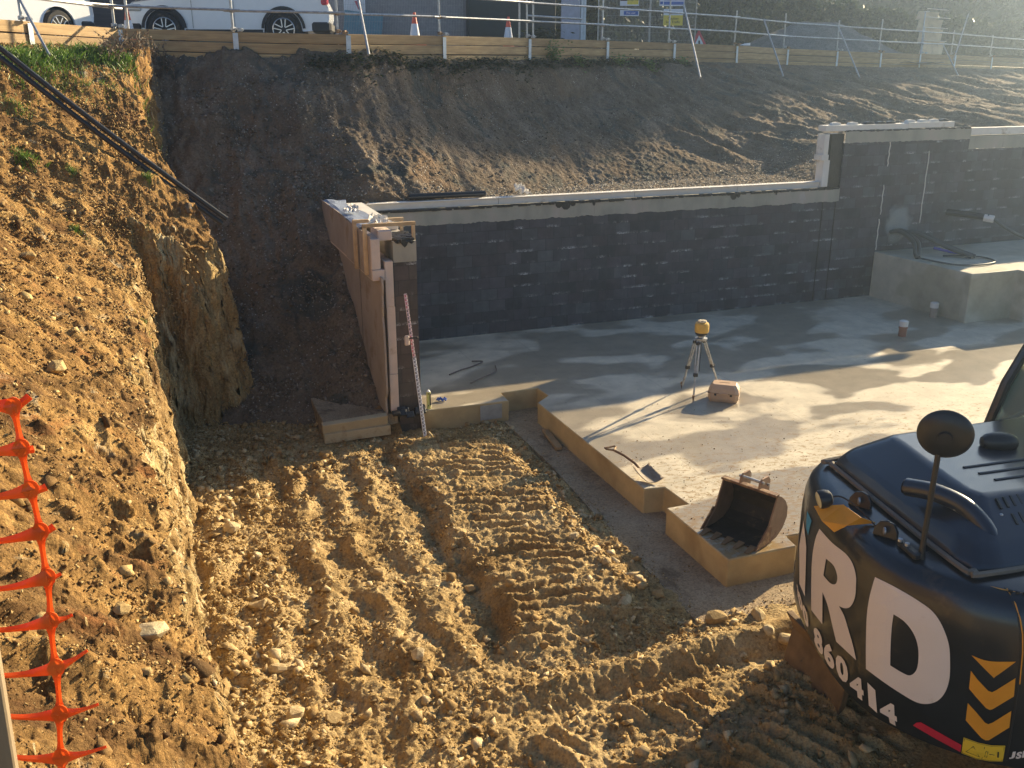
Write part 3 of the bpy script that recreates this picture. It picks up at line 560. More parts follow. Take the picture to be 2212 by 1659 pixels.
# cables and stubs on the plinth
def curve_tube(name, pts, r, mat, parent=None, n=8, sub=8):
    P = [np.array(p, float) for p in pts]; P = [2*P[0]-P[1]]+P+[2*P[-1]-P[-2]]; out = []
    for i in range(1, len(P)-2):
        for k in range(sub):
            t = k/sub; out.append(.5*((2*P[i])+(-P[i-1]+P[i+1])*t+(2*P[i-1]-5*P[i]+4*P[i+1]-P[i+2])*t*t+(-P[i-1]+3*P[i]-3*P[i+1]+P[i+2])*t**3))
    out.append(P[-2]); q = MB(); q.tube(out, r, n); return q.build(name, mat, parent, smooth=True)
H_ = thing('cable_bundle', 'bundle of dark ducts emerging from the wall above the plinth', 'cables', (15.55, 16.7, 1.02))
M['duct'] = plain('dark_duct', (.05, .06, .06), .5, var=.2)
for k in range(4):
    curve_tube('duct', [(.12*k-.1, .14, .42+.02*k), (.05*k, -.1, .45+.02*k), (-.05+.12*k, -.55, .30), (-.15+.1*k, -.75, .10), (-.22+.04*k, -.9, .03)] if k < 2 else [(.12*k-.1, .14, .40), (.1+.12*k, -.2, .42), (.45+.1*k, -.9, .18), (.7+.1*k, -1.3, .05)], .045, M['duct'], H_)
o = curve_tube('loose_cable', [(15.3, 15.8, 1.06), (15.5, 15.0, 1.05), (16.0, 14.75, 1.05), (16.6, 14.9, 1.05), (16.7, 15.4, 1.05), (16.3, 15.7, 1.05), (16.0, 15.75, 1.06)], .018, M['duct']); tag(o, 'thin dark cable looping over the plinth edge', 'cable')
o = curve_tube('blue_hose', [(16.25, 16.3, 1.12), (16.5, 16.0, 1.06), (16.75, 15.7, 1.05)], .03, plain('blue_pipe', (.06, .07, .45), .4)); tag(o, 'short blue hose lying beside the dark ducts on the plinth', 'hose')
G_ = thing('duct_outlet', 'black duct stub poking from the wall with a taped grey collar and trailing tube', 'duct', (17.1, 16.75, 1.75))
curve_tube('duct', [(-.05, .12, .05), (.2, -.3, .03), (.42, -.65, 0)], .075, M['black'], G_); curve_tube('tape_collar', [(.36, -.57, .0), (.48, -.74, -.02)], .082, M['foam'], G_)
curve_tube('tail', [(.46, -.7, 0), (.7, -.95, -.22), (1.0, -1.2, -.40), (1.4, -1.3, -.45), (1.7, -1.3, -.46)], .035, M['duct'], G_)
for x, y, c, lb in ((13.35, 13.87, 'cone', 'short brown and white pipe stub standing on the slab'), (15.02, 14.82, 'foam', 'pale capped pipe stub at the foot of the plinth')):
    t_ = thing('pipe_stub', lb, 'pipe', (x, y, 0)); q = MB(); q.lathe((0, 0, 0), [(.075, 0), (.075, .16), (.085, .16), (.085, .2), (.07, .2)], 16); q.build('pipe', plain('brown_pipe', (.30, .12, .07), .5) if c == 'cone' else M['fibre'], t_, smooth=True)
    q = MB(); q.lathe((0, 0, .2), [(.084, 0), (.084, .10), (.06, .115)], 16); q.build('cap', M['foam'], t_, smooth=True)

# ------------------------------------------------------------------ rocks, clods, gravel (numpy instancing into single meshes)
def rock_proto(n, seed, flat=.65):
    rg = np.random.default_rng(seed); p = rg.normal(size=(n, 3)); p /= np.linalg.norm(p, axis=1, keepdims=True); p *= rg.uniform(.75, 1.1, (n, 1)); p *= np.array([1, rg.uniform(.6, .95), rg.uniform(flat*.7, flat*1.2)])
    bm = bmesh.new(); [bm.verts.new(q) for q in p]; bmesh.ops.convex_hull(bm, input=bm.verts); bmesh.ops.delete(bm, geom=[q for q in bm.verts if not q.link_faces], context='VERTS')
    bmesh.ops.triangulate(bm, faces=bm.faces[:]); bm.verts.index_update(); v = np.array([q.co[:] for q in bm.verts]); f = np.array([[q.index for q in fc.verts] for fc in bm.faces]); bm.free(); return v, f
PRO = {n: [rock_proto(n, 100+n*10+k) for k in range(10)] for n in (8, 12, 20)}
def scatter(name, pts, sizes, detail, mat, sink=.25, tilt=.5, seed=1, stretch=None):
    rg = np.random.default_rng(seed); V = []; Fc = []; off = 0; pr_ = PRO[detail]; ids = rg.integers(0, len(pr_), len(pts))
    for k, (v, f) in enumerate(pr_):
        sel = np.where(ids == k)[0]
        if not len(sel): continue
        a = rg.uniform(0, 2*np.pi, len(sel)); b = rg.normal(0, tilt, len(sel)); c = rg.normal(0, tilt, len(sel))
        ca, sa, cb, sb, cc, sc_ = np.cos(a), np.sin(a), np.cos(b), np.sin(b), np.cos(c), np.sin(c); z = 0*a; o1 = z+1
        Rz = np.stack([ca, -sa, z, sa, ca, z, z, z, o1], -1).reshape(-1, 3, 3); Rx = np.stack([o1, z, z, z, cb, -sb, z, sb, cb], -1).reshape(-1, 3, 3); Ry = np.stack([cc, z, sc_, z, o1, z, -sc_, z, cc], -1).reshape(-1, 3, 3)
        Rm = Rz @ Rx @ Ry; q = np.einsum('nij,vj->nvi', Rm, v)*sizes[sel][:, None, None] + pts[sel][:, None, :]; q[..., 2] += (sizes[sel]*(.5-sink)*.6)[:, None]
        V.append(q.reshape(-1, 3)); Fc.append((f[None]+(np.arange(len(sel))*len(v))[:, None, None]+off).reshape(-1, 3)); off += len(sel)*len(v)
    V = np.concatenate(V); Fc = np.concatenate(Fc); me = bpy.data.meshes.new(name); me.vertices.add(len(V)); me.vertices.foreach_set('co', V.reshape(-1).astype(np.float32))
    me.loops.add(Fc.size); me.loops.foreach_set('vertex_index', Fc.reshape(-1).astype(np.int32)); me.polygons.add(len(Fc)); me.polygons.foreach_set('loop_start', np.arange(0, Fc.size, 3, dtype=np.int32)); me.polygons.foreach_set('loop_total', np.full(len(Fc), 3, dtype=np.int32)); me.update(calc_edges=True)
    return link(name, me, mat)
def pl(lo, hi, n, a=2.2, rg=rng): 
    u = rg.random(n); return lo*(1-u*(1-(hi/lo)**(1-a)))**(1/(1-a))
def accept(n, box, dens, rg=rng):
    out = []; got = 0
    while got < n:
        x = rg.uniform(box[0], box[1], n*3); y = rg.uniform(box[2], box[3], n*3); k = rg.random(n*3) < dens(x, y); out.append(np.stack([x[k], y[k]], -1)); got += k.sum()
    return np.concatenate(out)[:n]
def dens_floor(x, y):
    d = .22+1.3*np.exp(-((x-.35)/.6)**2)+.8*sstep(.0, .5, fbm(x, y, 3, 1.3))
    d = d+1.0*sstep(7.6, 8.8, y)*np.exp(-((x-4.42)/.22)**2)+.7*sstep(11.2, 12.5, y)+1.2*np.exp(-((y-7.0)/.25)**2)*sstep(3.0, 3.8, x)
    d = d*(1-.75*sstep(2.9, 3.1, x)*sstep(4.2, 4.0, x)*sstep(7.2, 7.8, y)); return d*(1-apron_mask(x, y))*sstep(-.35, -.1, x)*.5
def on(fz, xy): return np.concatenate([xy, fz(xy[:, 0], xy[:, 1])[:, None]], 1)
xy = accept(30000, (-.4, 5.2, 4.4, 14.6), dens_floor); tag(scatter('crumbs', on(floor_z, xy), pl(.008, .030, len(xy), 2.0), 8, M['crumb'], seed=2), 'fine crumbs of broken ochre earth over the pit floor', 'earth crumbs', kind='stuff')
xy = accept(3800, (-.4, 5.2, 4.4, 14.6), dens_floor); tag(scatter('rubble', on(floor_z, xy), pl(.024, .11, len(xy), 2.5), 8, M['rock'], seed=3), 'loose pale limestone rubble strewn over the pit floor', 'rubble', kind='stuff')
def dens_bank(x, y):
    d = .35+.8*sstep(-.1, .5, fbm(x, y*1.5, 3, 1.1)); return d*sstep(.0, -.25, x-np.interp(y, [2, 5, 7, 14, 20], [.5, .1, -.1, -.1, .7]))*.6
xy = accept(80000, (-4.4, .6, 3.0, 18.5), dens_bank); xy = xy[np.argsort(xy[:, 1])]
tag(scatter('clods', on(bank_z, xy), pl(.007, .028, len(xy), 2.0)*(.55+.055*xy[:, 1]), 8, M['clod'], seed=4), 'small crumbly soil clods covering the left bank', 'soil clods', kind='stuff')
p = _pc[rng.integers(0, len(_pc), 9000)]; tag(scatter('face_clods', p, pl(.010, .045, len(p), 2.3), 8, M['rock'], seed=14), 'crumbly lumps clinging to the cut face', 'soil lumps', kind='stuff')
xy = accept(900, (-4.4, .2, 3.2, 18.0), dens_bank); tag(scatter('bank_stones', on(bank_z, xy), pl(.03, .09, len(xy), 2.8), 12, M['clod'], seed=5), 'larger stones scattered down the left bank', 'stones', kind='stuff')
# stones on the shaded back slope and gravel behind the walls
def slope_pts(n, dens):
    i = rng.integers(0, ZZ.shape[0], n*4); j = rng.integers(0, ZZ.shape[1], n*4); k = rng.random(n*4) < dens(XX[i, j], YY[i, j], u_[i, j]); i, j = i[k][:n], j[k][:n]; return np.stack([XX[i, j], YY[i, j], ZZ[i, j]], -1)
p = slope_pts(9000, lambda x, y, u: .3+.7*sstep(0, .5, fbm(x, y, 3, .8))); tag(scatter('slope_stones', p, pl(.012, .05, len(p), 2.4), 8, M['dkgravel'], seed=6), 'pebbles on the shaded rear slope', 'pebbles', kind='stuff')
p = slope_pts(15000, lambda x, y, u: (u <= .05)*(.45+.55*sstep(4.5, 7, x))*(x < 13.6)+sstep(.25, .02, u)*sstep(12.3, 13.4, x)*sstep(16, 15, x)); p[:, :2] += rng.normal(0, .02, (len(p), 2)); tag(scatter('gravel', p, pl(.014, .035, len(p), 2.0), 8, M['gravel'], seed=7), 'pale gravel backfill behind the low wall', 'gravel', kind='stuff')
xy = accept(7000, (.9, 3.6, 13.4, 19.7), lambda x, y: .2+.6*sstep(.1, .5, fbm(x, y, 2, 1))); tag(scatter('corner_stones', on(bank_z, xy), pl(.014, .06, len(xy), 2.3), 8, M['dkgravel'], seed=8), 'stones in the shaded excavation corner', 'stones', kind='stuff')
xy = accept(900, (5.35, 9.0, 7.6, 12.2), lambda x, y: .1+.9*sstep(11.5, 8.2, y)*sstep(9, 6, x)); xy = np.array([p for p in xy if not (5.25 < p[0] < 5.62 and 8.8 < p[1] < 9.45)])
tag(scatter('slab_crumbs', np.concatenate([xy, np.zeros((len(xy), 1))+.002], 1), pl(.004, .016, len(xy), 2.5), 8, M['clod'], seed=9, sink=.1), 'crumbs of soil trodden onto the slab', 'earth crumbs', kind='stuff')
xy = accept(1500, (4.65, 9.0, 6.95, 13.0), lambda x, y: ((x < 5.25) | (y < 7.5))*(.15+1.0*np.exp(-((x-4.72)/.10)**2)+1.0*np.exp(-((y-7.02)/.12)**2))); tag(scatter('strip_crumbs', np.concatenate([xy, np.zeros((len(xy), 1))-.333], 1), pl(.006, .022, len(xy), 2.5), 8, M['rock'], seed=10, sink=.1), 'crumbs fallen on the blinding strip', 'earth crumbs', kind='stuff')
# individual rocks one could point at
def rock(u, v, s, fz, label, mat='rock', flat=.6, seed=0, name='loose_rock', grp='single rocks lying in the excavation'):
    p = hit(u, v, fz); vv, ff = rock_proto(26, 500+seed, flat); q = MB(); q.add(vv*s, ff.tolist()); o = q.build(name, M[mat], bevel=s*.07); o.location = (p[0], p[1], p[2]+s*flat*.35); o.rotation_euler = (random.uniform(-.3, .3), random.uniform(-.3, .3), seed*1.3)
    tag(o, label, 'rock', grp)
fz_ = lambda x, y: floor_z(x, y)
RK = [(705, 985, .12, 'round boulder by the front left corner of the foam boards'), (480, 1500, .16, 'largest pale boulder in the rubble at the foot of the lit bank'), (560, 1310, .13, 'pale squarish boulder below the cliff, above the largest one'), (720, 1555, .10, 'lone pale rock near the bottom edge, left of the middle'),
      (1015, 1275, .09, 'grey angular rock between the ruts, right of the middle'), (1545, 1340, .16, 'broad flat topped rock at the end of the blinding strip'), (1638, 1335, .14, 'long pale slab of rock nearest the dozer blade top'), (1700, 1385, .11, 'rounded cream rock just left of the dozer blade'), (1660, 1365, .09, 'cream rock between the long slab and the rounded one'),
      (1420, 1290, .10, 'pale rock beside the blinding strip with a grey face'), (1350, 1305, .10, 'rounded ochre rock left of the grey faced one'), (500, 1145, .13, 'flat brown slab of rock in the left rubble heap'), (820, 1240, .09, 'ochre rock on a rut ridge in mid floor'), (905, 1420, .10, 'tan rock low in the middle of the ruts'), (1030, 1110, .08, 'small rock at the rim of the raised track bed'),
      (640, 1550, .11, 'tan rock near the lower left of the floor'), (430, 1100, .11, 'brown rock in the shade at the foot of the cliff'), (1240, 1160, .08, 'small cream rock beside the strip halfway down'), (1310, 1215, .08, 'yellow rock beside the strip below the small cream one'), (600, 1450, .10, 'angular rock right of the largest pale boulder')]
for k, (u, v, s, lb) in enumerate(RK): rock(u, v, s, fz_, lb, seed=k)
for k, (u, v, s, lb, mt) in enumerate([(60, 560, .13, 'orange lump of rock high on the left bank', 'clod'), (330, 1370, .12, 'flat pale shard near the foot of the left bank', 'rock'), (262, 1320, .07, 'pinkish stone low on the left bank beside the shard', 'clod'), (120, 800, .10, 'yellow stone halfway up the left bank', 'clod'), (40, 585, .09, 'small orange stone at the left edge of the bank', 'clod')]):
    rock(u, v, s, bank_z, lb, mt, .45, 60+k, grp='single rocks on the left bank')

# ------------------------------------------------------------------ vegetation
def blades(name, base, n, h, spread, mat, label, cat, kind='stuff', lean=.5, wdt=.006, fz=None, leafy=False):
    q = MB()
    for c in base:
        for _ in range(n):
            a = random.random()*6.28; r_ = abs(random.gauss(0, spread)); x = c[0]+r_*math.cos(a); y = c[1]+r_*math.sin(a)*.7; z = float(fz(np.array([x]), np.array([y]))[0])-.01 if fz else c[2]
            hh = h*random.uniform(.4, 1.15); l = random.gauss(0, lean)*hh; b = random.random()*6.28; dx, dy = math.cos(b), math.sin(b); w_ = wdt*random.uniform(.6, 1.5)
            if leafy:
                k = random.uniform(.2, 1)*hh; px, py, pz = x+dx*l*k/hh, y+dy*l*k/hh, z+k; s_ = w_*3
                q.add([(px-dy*s_, py+dx*s_, pz-s_*.4), (px+dx*s_*1.6, py+dy*s_*1.6, pz+random.uniform(-1, 1)*s_), (px+dy*s_, py-dx*s_, pz+s_*.4), (px-dx*s_*1.2, py-dy*s_*1.2, pz+random.uniform(-.5, 1)*s_)], [(0, 1, 2, 3)])
            else: q.add([(x-dy*w_, y+dx*w_, z), (x+dy*w_, y-dx*w_, z), (x+dx*l*.5, y+dy*l*.5, z+hh*.65), (x+dx*l, y+dy*l, z+hh)], [(0, 1, 2), (0, 2, 3)])
    o = q.build(name, mat); return tag(o, label, cat, kind=kind)
for k, (u, v, n, h, s, lb) in enumerate([(55, 345, 260, .12, .10, 'bright green grass tuft on the upper left bank'), (155, 375, 120, .09, .06, 'small green tuft right of the bright one'), (318, 388, 110, .10, .04, 'green tuft at the edge beside the black pipes'), (165, 500, 120, .08, .05, 'green tuft below the pipes in mid bank'), (30, 230, 240, .10, .16, 'thin green grass patch at the far left of the bank'), (315, 700, 70, .07, .05, 'faint green tuft above the cliff edge'), (330, 540, 60, .06, .05, 'sparse green tuft in the middle right of the bank')]):
    p = hit(u, v); blades('grass_tuft', [p], n, h, s, M['grass'], lb, 'grass', kind='stuff', fz=bank_z, wdt=.005)
p = [hit(u, 128+8*math.sin(u), bank_z) for u in range(5, 300, 13)]; blades('verge_grass', p, 150, .16, .22, M['grass'], 'rough green grass along the foot of the sunlit boards', 'grass', fz=bank_z, wdt=.007)
p = [hit(u, 175+20*math.sin(u*1.7), bank_z) for u in range(30, 240, 16)]; blades('bank_grass', p, 40, .10, .25, M['grass'], 'thin grass spreading down the top of the bank', 'grass', fz=bank_z, wdt=.006)
for k, (u, v) in enumerate(((265, 120), (300, 118), (330, 135), (235, 130), (345, 165))):
    c = hit(u, v, bank_z); q = MB(); rr_ = random.Random(k)
    for _ in range(26):
        b = rr_.random()*6.28; h = rr_.uniform(.12, .42); l = rr_.uniform(.05, .35); x0, y0 = c[0]+rr_.gauss(0, .12), c[1]+rr_.gauss(0, .1); q.tube([(x0, y0, c[2]-.03), (x0+l*.4*math.cos(b), y0+l*.4*math.sin(b), c[2]+h*.6), (x0+l*math.cos(b), y0+l*math.sin(b), c[2]+h)], .004, 4)
        for j in range(7):
            t_ = rr_.uniform(.3, 1); s_ = rr_.uniform(.010, .024); x1, y1, z1 = x0+l*t_*math.cos(b), y0+l*t_*math.sin(b), c[2]+h*t_; e = rr_.random()*6.28
            q.add([(x1, y1, z1), (x1+s_*math.cos(e), y1+s_*math.sin(e), z1+s_), (x1+2*s_*math.cos(e), y1+2*s_*math.sin(e), z1), (x1+s_*math.cos(e+.6), y1+s_*math.sin(e+.6), z1-s_)], [(0, 1, 2, 3)])
    o = q.build('dead_shrub', M['weed']); tag(o, 'withered brown weeds against the boards at the bank corner', 'weeds', 'withered weeds at the bank corner')
def slope_at(x, yo):
    i = np.abs(sx-x).argmin(); c = YY[:, i]; j = np.abs(c-(yf(x)-yo)).argmin(); return (XX[j, i], YY[j, i], ZZ[j, i])
def slope_z(x, y):
    i = np.clip(np.searchsorted(sx, x), 0, len(sx)-1); out = [];
    for a, b in zip(np.atleast_1d(i), np.atleast_1d(y)): out.append(np.interp(b, YY[:, a], ZZ[:, a]))
    return np.array(out)
blades('topsoil_growth', [slope_at(x, .12+.25*random.random()) for x in np.arange(3.2, 15, .16)], 60, .13, .14, M['hedge'], 'straggly dark growth along the foot of the shaded boards', 'undergrowth', fz=slope_z, leafy=True, wdt=.008)
for (x, yo, n, h, lb, mt) in ((9.75, .10, 260, .48, 'yellow green bush against the boards left of centre', 'grass'), (10.6, .25, 120, .25, 'low leafy sprig right of the yellow green bush', 'grass'), (12.0, .35, 150, .3, 'bright leaning weed below the boards', 'grass'), (13.1, .5, 220, .32, 'leafy weed at the foot of the scaffold brace', 'grass'), (14.6, .3, 160, .26, 'small weed right of the scaffold brace', 'grass')):
    blades('weed_plant', [slope_at(x, yo)], n, h, .12, M[mt], lb, 'weed', kind='stuff', leafy=True, wdt=.009, fz=slope_z)

# pipes running down the edge of the bank
PP = thing('black_duct_pair', 'pair of long black ducts lying down the edge of the left bank', 'ducts', (-2, 18, 5))
pts = []
for k in range(15):
    t = k/14; u = 0-60+(485+60)*t; v = 62+(478-62)*t**1.0-10*math.sin(math.pi*t)*-.9; p = hit(max(u, 0), v); p = hit(u, v); pts.append(p)
pts = np.array(pts); kk = np.arange(15); hy = pts[:, 1].copy(); good = (kk > 1) & (kk < 13) & (hy < 19); cf = np.polyfit(kk[good], hy[good], 1); ln_ = np.polyval(cf, kk); ln_ = ln_-max(0, np.max((ln_-hy)[good]))-.03
def pix_at_y(u, v, y): d = ray(u, v); return np.array([0, 0, CAMZ])+d*(y/d[1])
cen = [pix_at_y(-60+545*k/14, 66+(478-66)*(k/14)+7*math.sin(math.pi*k/14), ln_[k]) for k in range(15)]
for off in (-.055, .055):
    q = MB(); q.tube([c-np.array([PP.location[0], PP.location[1], PP.location[2]])+np.array([off*.7, 0, off*.62]) for c in cen], .040, 12); q.build('duct', M['black'], PP, smooth=True)

# ------------------------------------------------------------------ retaining boards with steel posts, and the scaffold guard rail
BW = thing('board_retaining_wall', 'long wall of stacked timber boards held by galvanised steel posts', 'board wall', (0, 20, 5.1))
def rel(o, r): return (np.array(o)-np.array(r.location[:]))
def fpt(s): return np.array([np.interp(s, SL, FX), np.interp(s, SL, FY)])
SL = np.concatenate([[0], np.cumsum(np.hypot(np.diff(FX), np.diff(FY)))])
def s_of_x(x): return float(np.interp(x, FX, SL))
px_ = [(-2.85), -1.70, -.28, 1.83, 3.97, 6.31, 9.0, 11.72, 14.45, 17.32, 20.33, 23.0, 25.6, 28.6, 31.6, 35, 38.5, 43]
for a, b in zip(px_[:-1], px_[1:]):
    pa = np.array([a, yf(a)]); pb = np.array([b, yf(b)]); d = pb-pa; L = np.hypot(*d); an = math.atan2(d[1], d[0]); m = (pa+pb)/2
    za, zb_ = zb(a), zb(b); tl = math.atan2(zb_-za, L)
    for k in range(4):
        q = MB(); q.box((0, 0, 0), (L-.01, .05+.006*(k % 2), .186), bev=.006); o = q.build('board', M['timber'], BW); jz = random.uniform(-.006, .006)
        o.location = Vector(rel((m[0], m[1], (za+zb_)/2-.1-.2*k+jz), BW)); o.rotation_euler = (random.uniform(-.01, .01), -tl+random.uniform(-.0015, .0015), an)
for x in px_[1:-1]:
    q = MB(); q.box((0, -.055, -.28), (.10, .006, .50)); q.box((0, -.02, -.28), (.006, .07, .50)); o = q.build('steel_post', M['hsteel'], BW); o.location = Vector(rel((x, yf(x), zb(x)), BW))
    d = np.array([FX[np.searchsorted(FX, x+.01)]-x, yf(x+.5)-yf(x-.5)]); o.rotation_euler = (0, R(random.uniform(-2, 2)), math.atan2(yf(x+.5)-yf(x-.5), 1.0))
GR = thing('scaffold_guard_rail', 'scaffold tube guard rail standing along the top of the boards', 'guard rail', (0, 20, 5.4))
def tube(name, a, b, r=.0242, mat='galv', n=8): q = MB(); q.tube([rel(a, GR), rel(b, GR)], r, n); return q.build(name, M[mat], GR, smooth=True)
def clampm(p):
    q = MB(); q.box((0, 0, 0), (.085, .075, .07), rz=random.random(), bev=.01); q.box((.05, -.02, 0), (.03, .05, .03), bev=.004); o = q.build('coupler', M['rust'] if random.random() < .5 else M['galv'], GR); o.location = Vector(rel(p, GR))
gp = [(-1.78, 1.2), (-.36, 1.5), (1.80, 1.5), (3.80, 1.5), (6.25, 1.5), (9.0, 1.5), (11.6, 1.5), (14.3, 1.45), (17.3, 1.0), (20.2, 1.1), (23.1, 1.0), (25.6, 1.15), (28.9, 1.0), (31.4, .95), (35, .9), (40, .9)]
for x, h in gp:
    y = yf(x)+.09; z = zb(x); tube('post', (x, y, z-.25), (x+random.uniform(-.02, .02), y, z+h)); clampm((x, y-.04, z+.05)); clampm((x, y-.03, z+.38)); clampm((x, y-.03, z+.80)); clampm((x+.12, y-.10, z+.03))
for (x0, _), (x1, _) in zip(gp[:-1], gp[1:]):
    for hz in (.38, .80):
        if x0 < 1 and hz > .5: continue
        tube('rail', (x0-.15, yf(x0-.15)+.02, zb(x0)+hz), (x1+.15, yf(x1+.15)+.02, zb(x1)+hz+.01))
tube('rail', (9.0, 22.9, 6.15), (10.7, 23.4, 6.12)); tube('post', (9.18, 22.95, 5.5), (9.18, 22.95, 7.2)); tube('post', (-.12, 20.65, 5.2), (-.10, 20.6, 7.1)); tube('post', (8.8, 22.9, 5.5), (8.8, 22.9, 7.1))
tube('rail', at(85, -3, 15.8), at(262, 19, 18.2), .026)
def pbr(u0, v0, d0, u1, v1, d1): tube('brace', at(u0, v0, d0), at(u1, v1, d1))
for q_ in ((38, -10, 15.6, 107, 120, 14.9), (772, -10, 18.8, 797, 118, 17.9), (1477, 10, 24, 1513, 168, 22.2), (1650, 42, 29.4, 1692, 165, 27.6), (1810, 55, 32.4, 1857, 168, 30.2), (2038, 98, 37.5, 2077, 178, 35.0), (2092, 30, 37, 2060, 130, 36.5)): pbr(*q_)
# ------------------------------------------------------------------ traffic cones and the warning triangle
def cone(u, v, d, label, base=None):
    p = at(u, v, d); g = 5.424
    if base is None:
        t = thing('traffic_cone', label, 'traffic cone', (p[0], p[1], g), random.random(), 'traffic cones behind the boards')
        q = MB(); q.box((0, 0, .02), (.40, .40, .04), bev=.01); q.build('foot', M['conered'], t)
        def R_(z): return .145-.117*(z-.04)/.71
        for nm, mt, a, b, e in (('cone_body', 'conered', .04, .20, 0), ('sleeve', 'conewhite', .20, .50, .003), ('cone_body', 'conered', .50, .75, 0)):
            q = MB(); q.lathe((0, 0, 0), [(R_(a)+e, a), (R_(b)+e, b), (R_(b)*.6, b)], 20); q.build(nm, M[mt], t, smooth=True)
        return t
    t = copy_tree(base); t.location = (p[0], p[1], g); t['label'] = label; return t
c0 = cone(278, 60, 20.3, 'traffic cone beside the front of the white car')
cone(896, 70, 22.0, 'traffic cone in front of the pale concrete wall and dark container', c0); cone(1098, 70, 24.0, 'traffic cone in front of the lavender grey door panel', c0)
p = at(1512, 92, 26.5); t = thing('road_sign', 'red bordered triangular temporary road sign behind the boards', 'road sign', (p[0]-.0, p[1], 5.43), 0)
p = at(1512, 92, 26.5); t.location = (float(at(1511, 92, 29.5)[0]), float(at(1511, 92, 29.5)[1]), 5.44)
q = MB(); q.prism([(-.36, 0), (.36, 0), (0, .64)], -.012, .012, Matrix.Rotation(R(82), 4, 'X')); q.build('red_border', M['redref'], t)
q = MB(); q.prism([(-.21, .085), (.21, .085), (0, .46)], -.016, .014, Matrix.Rotation(R(82), 4, 'X')); q.build('white_face', M['conewhite'], t)
q = MB(); q.prism([(-.03, .12), (.03, .12), (.03, .30), (-.03, .30)], .015, .017, Matrix.Rotation(R(82), 4, 'X')); q.build('symbol', M['ink'], t)

# ------------------------------------------------------------------ text helper
def text_mesh(body, size, extrude=.001, spacing=1.0, shear=0, offset=0.0):
    cu = bpy.data.curves.new('t', 'FONT'); cu.body = body; cu.size = size; cu.extrude = extrude; cu.space_character = spacing; cu.shear = shear; cu.offset = offset; cu.align_x = 'CENTER'; cu.align_y = 'CENTER'; cu.resolution_u = 3
    o = bpy.data.objects.new('t', cu); COL.objects.link(o); dg = bpy.context.evaluated_depsgraph_get(); me = bpy.data.meshes.new_from_object(o.evaluated_get(dg)); bpy.data.objects.remove(o); return me
def put_text(name, body, size, loc, mat, parent=None, rx=90, rz=0, **kw):
    me = text_mesh(body, size, **kw); o = link(name, me, M[mat], parent); o.location = loc; o.rotation_euler = (R(rx), 0, rz); return o

# ------------------------------------------------------------------ vehicles
def wheel(parent, loc, r=.37, w=.24, side=-1, rim='alloy', spokes=5):
    wl = bpy.data.objects.new('wheel', None); COL.objects.link(wl); wl.parent = parent; wl.location = loc; wl.rotation_euler = (R(90), 0, 0)
    q = MB(); q.lathe((0, 0, 0), [(r*.70, -w/2), (r*.94, -w/2), (r, -w*.36), (r, w*.36), (r*.94, w/2), (r*.70, w/2)], 40); q.build('tyre', M['rubber'], wl, smooth=True)
    q = MB(); q.lathe((0, 0, 0), [(r*.71, w*.5*1-.0), (r*.69, w*.5+.004), (r*.62, w*.42), (r*.60, w*.2), (.02, w*.18)], 40); q.lathe((0, 0, w*.4), [(.06, 0), (.055, .03), (.02, .04)], 16)
    q.build('rim_dish', M['trim'], wl, smooth=True); q = MB(); q.tube([(r*.67*math.cos(a), r*.67*math.sin(a), w*.5) for a in np.linspace(0, 6.2832, 41)], .012, 5)
    for k in range(spokes):
        for e in (-.13, .13):
            a = k*2*math.pi/spokes+.3; Mx = Matrix.Rotation(a, 4, 'Z') @ Matrix.Translation((r*.36, e*.30, w*.46)) @ Matrix.Rotation(e*.9, 4, 'Z'); q.box((0, 0, 0), (r*.60, .022, .02), M=Mx)
    q.build('rim', M[rim], wl); return wl
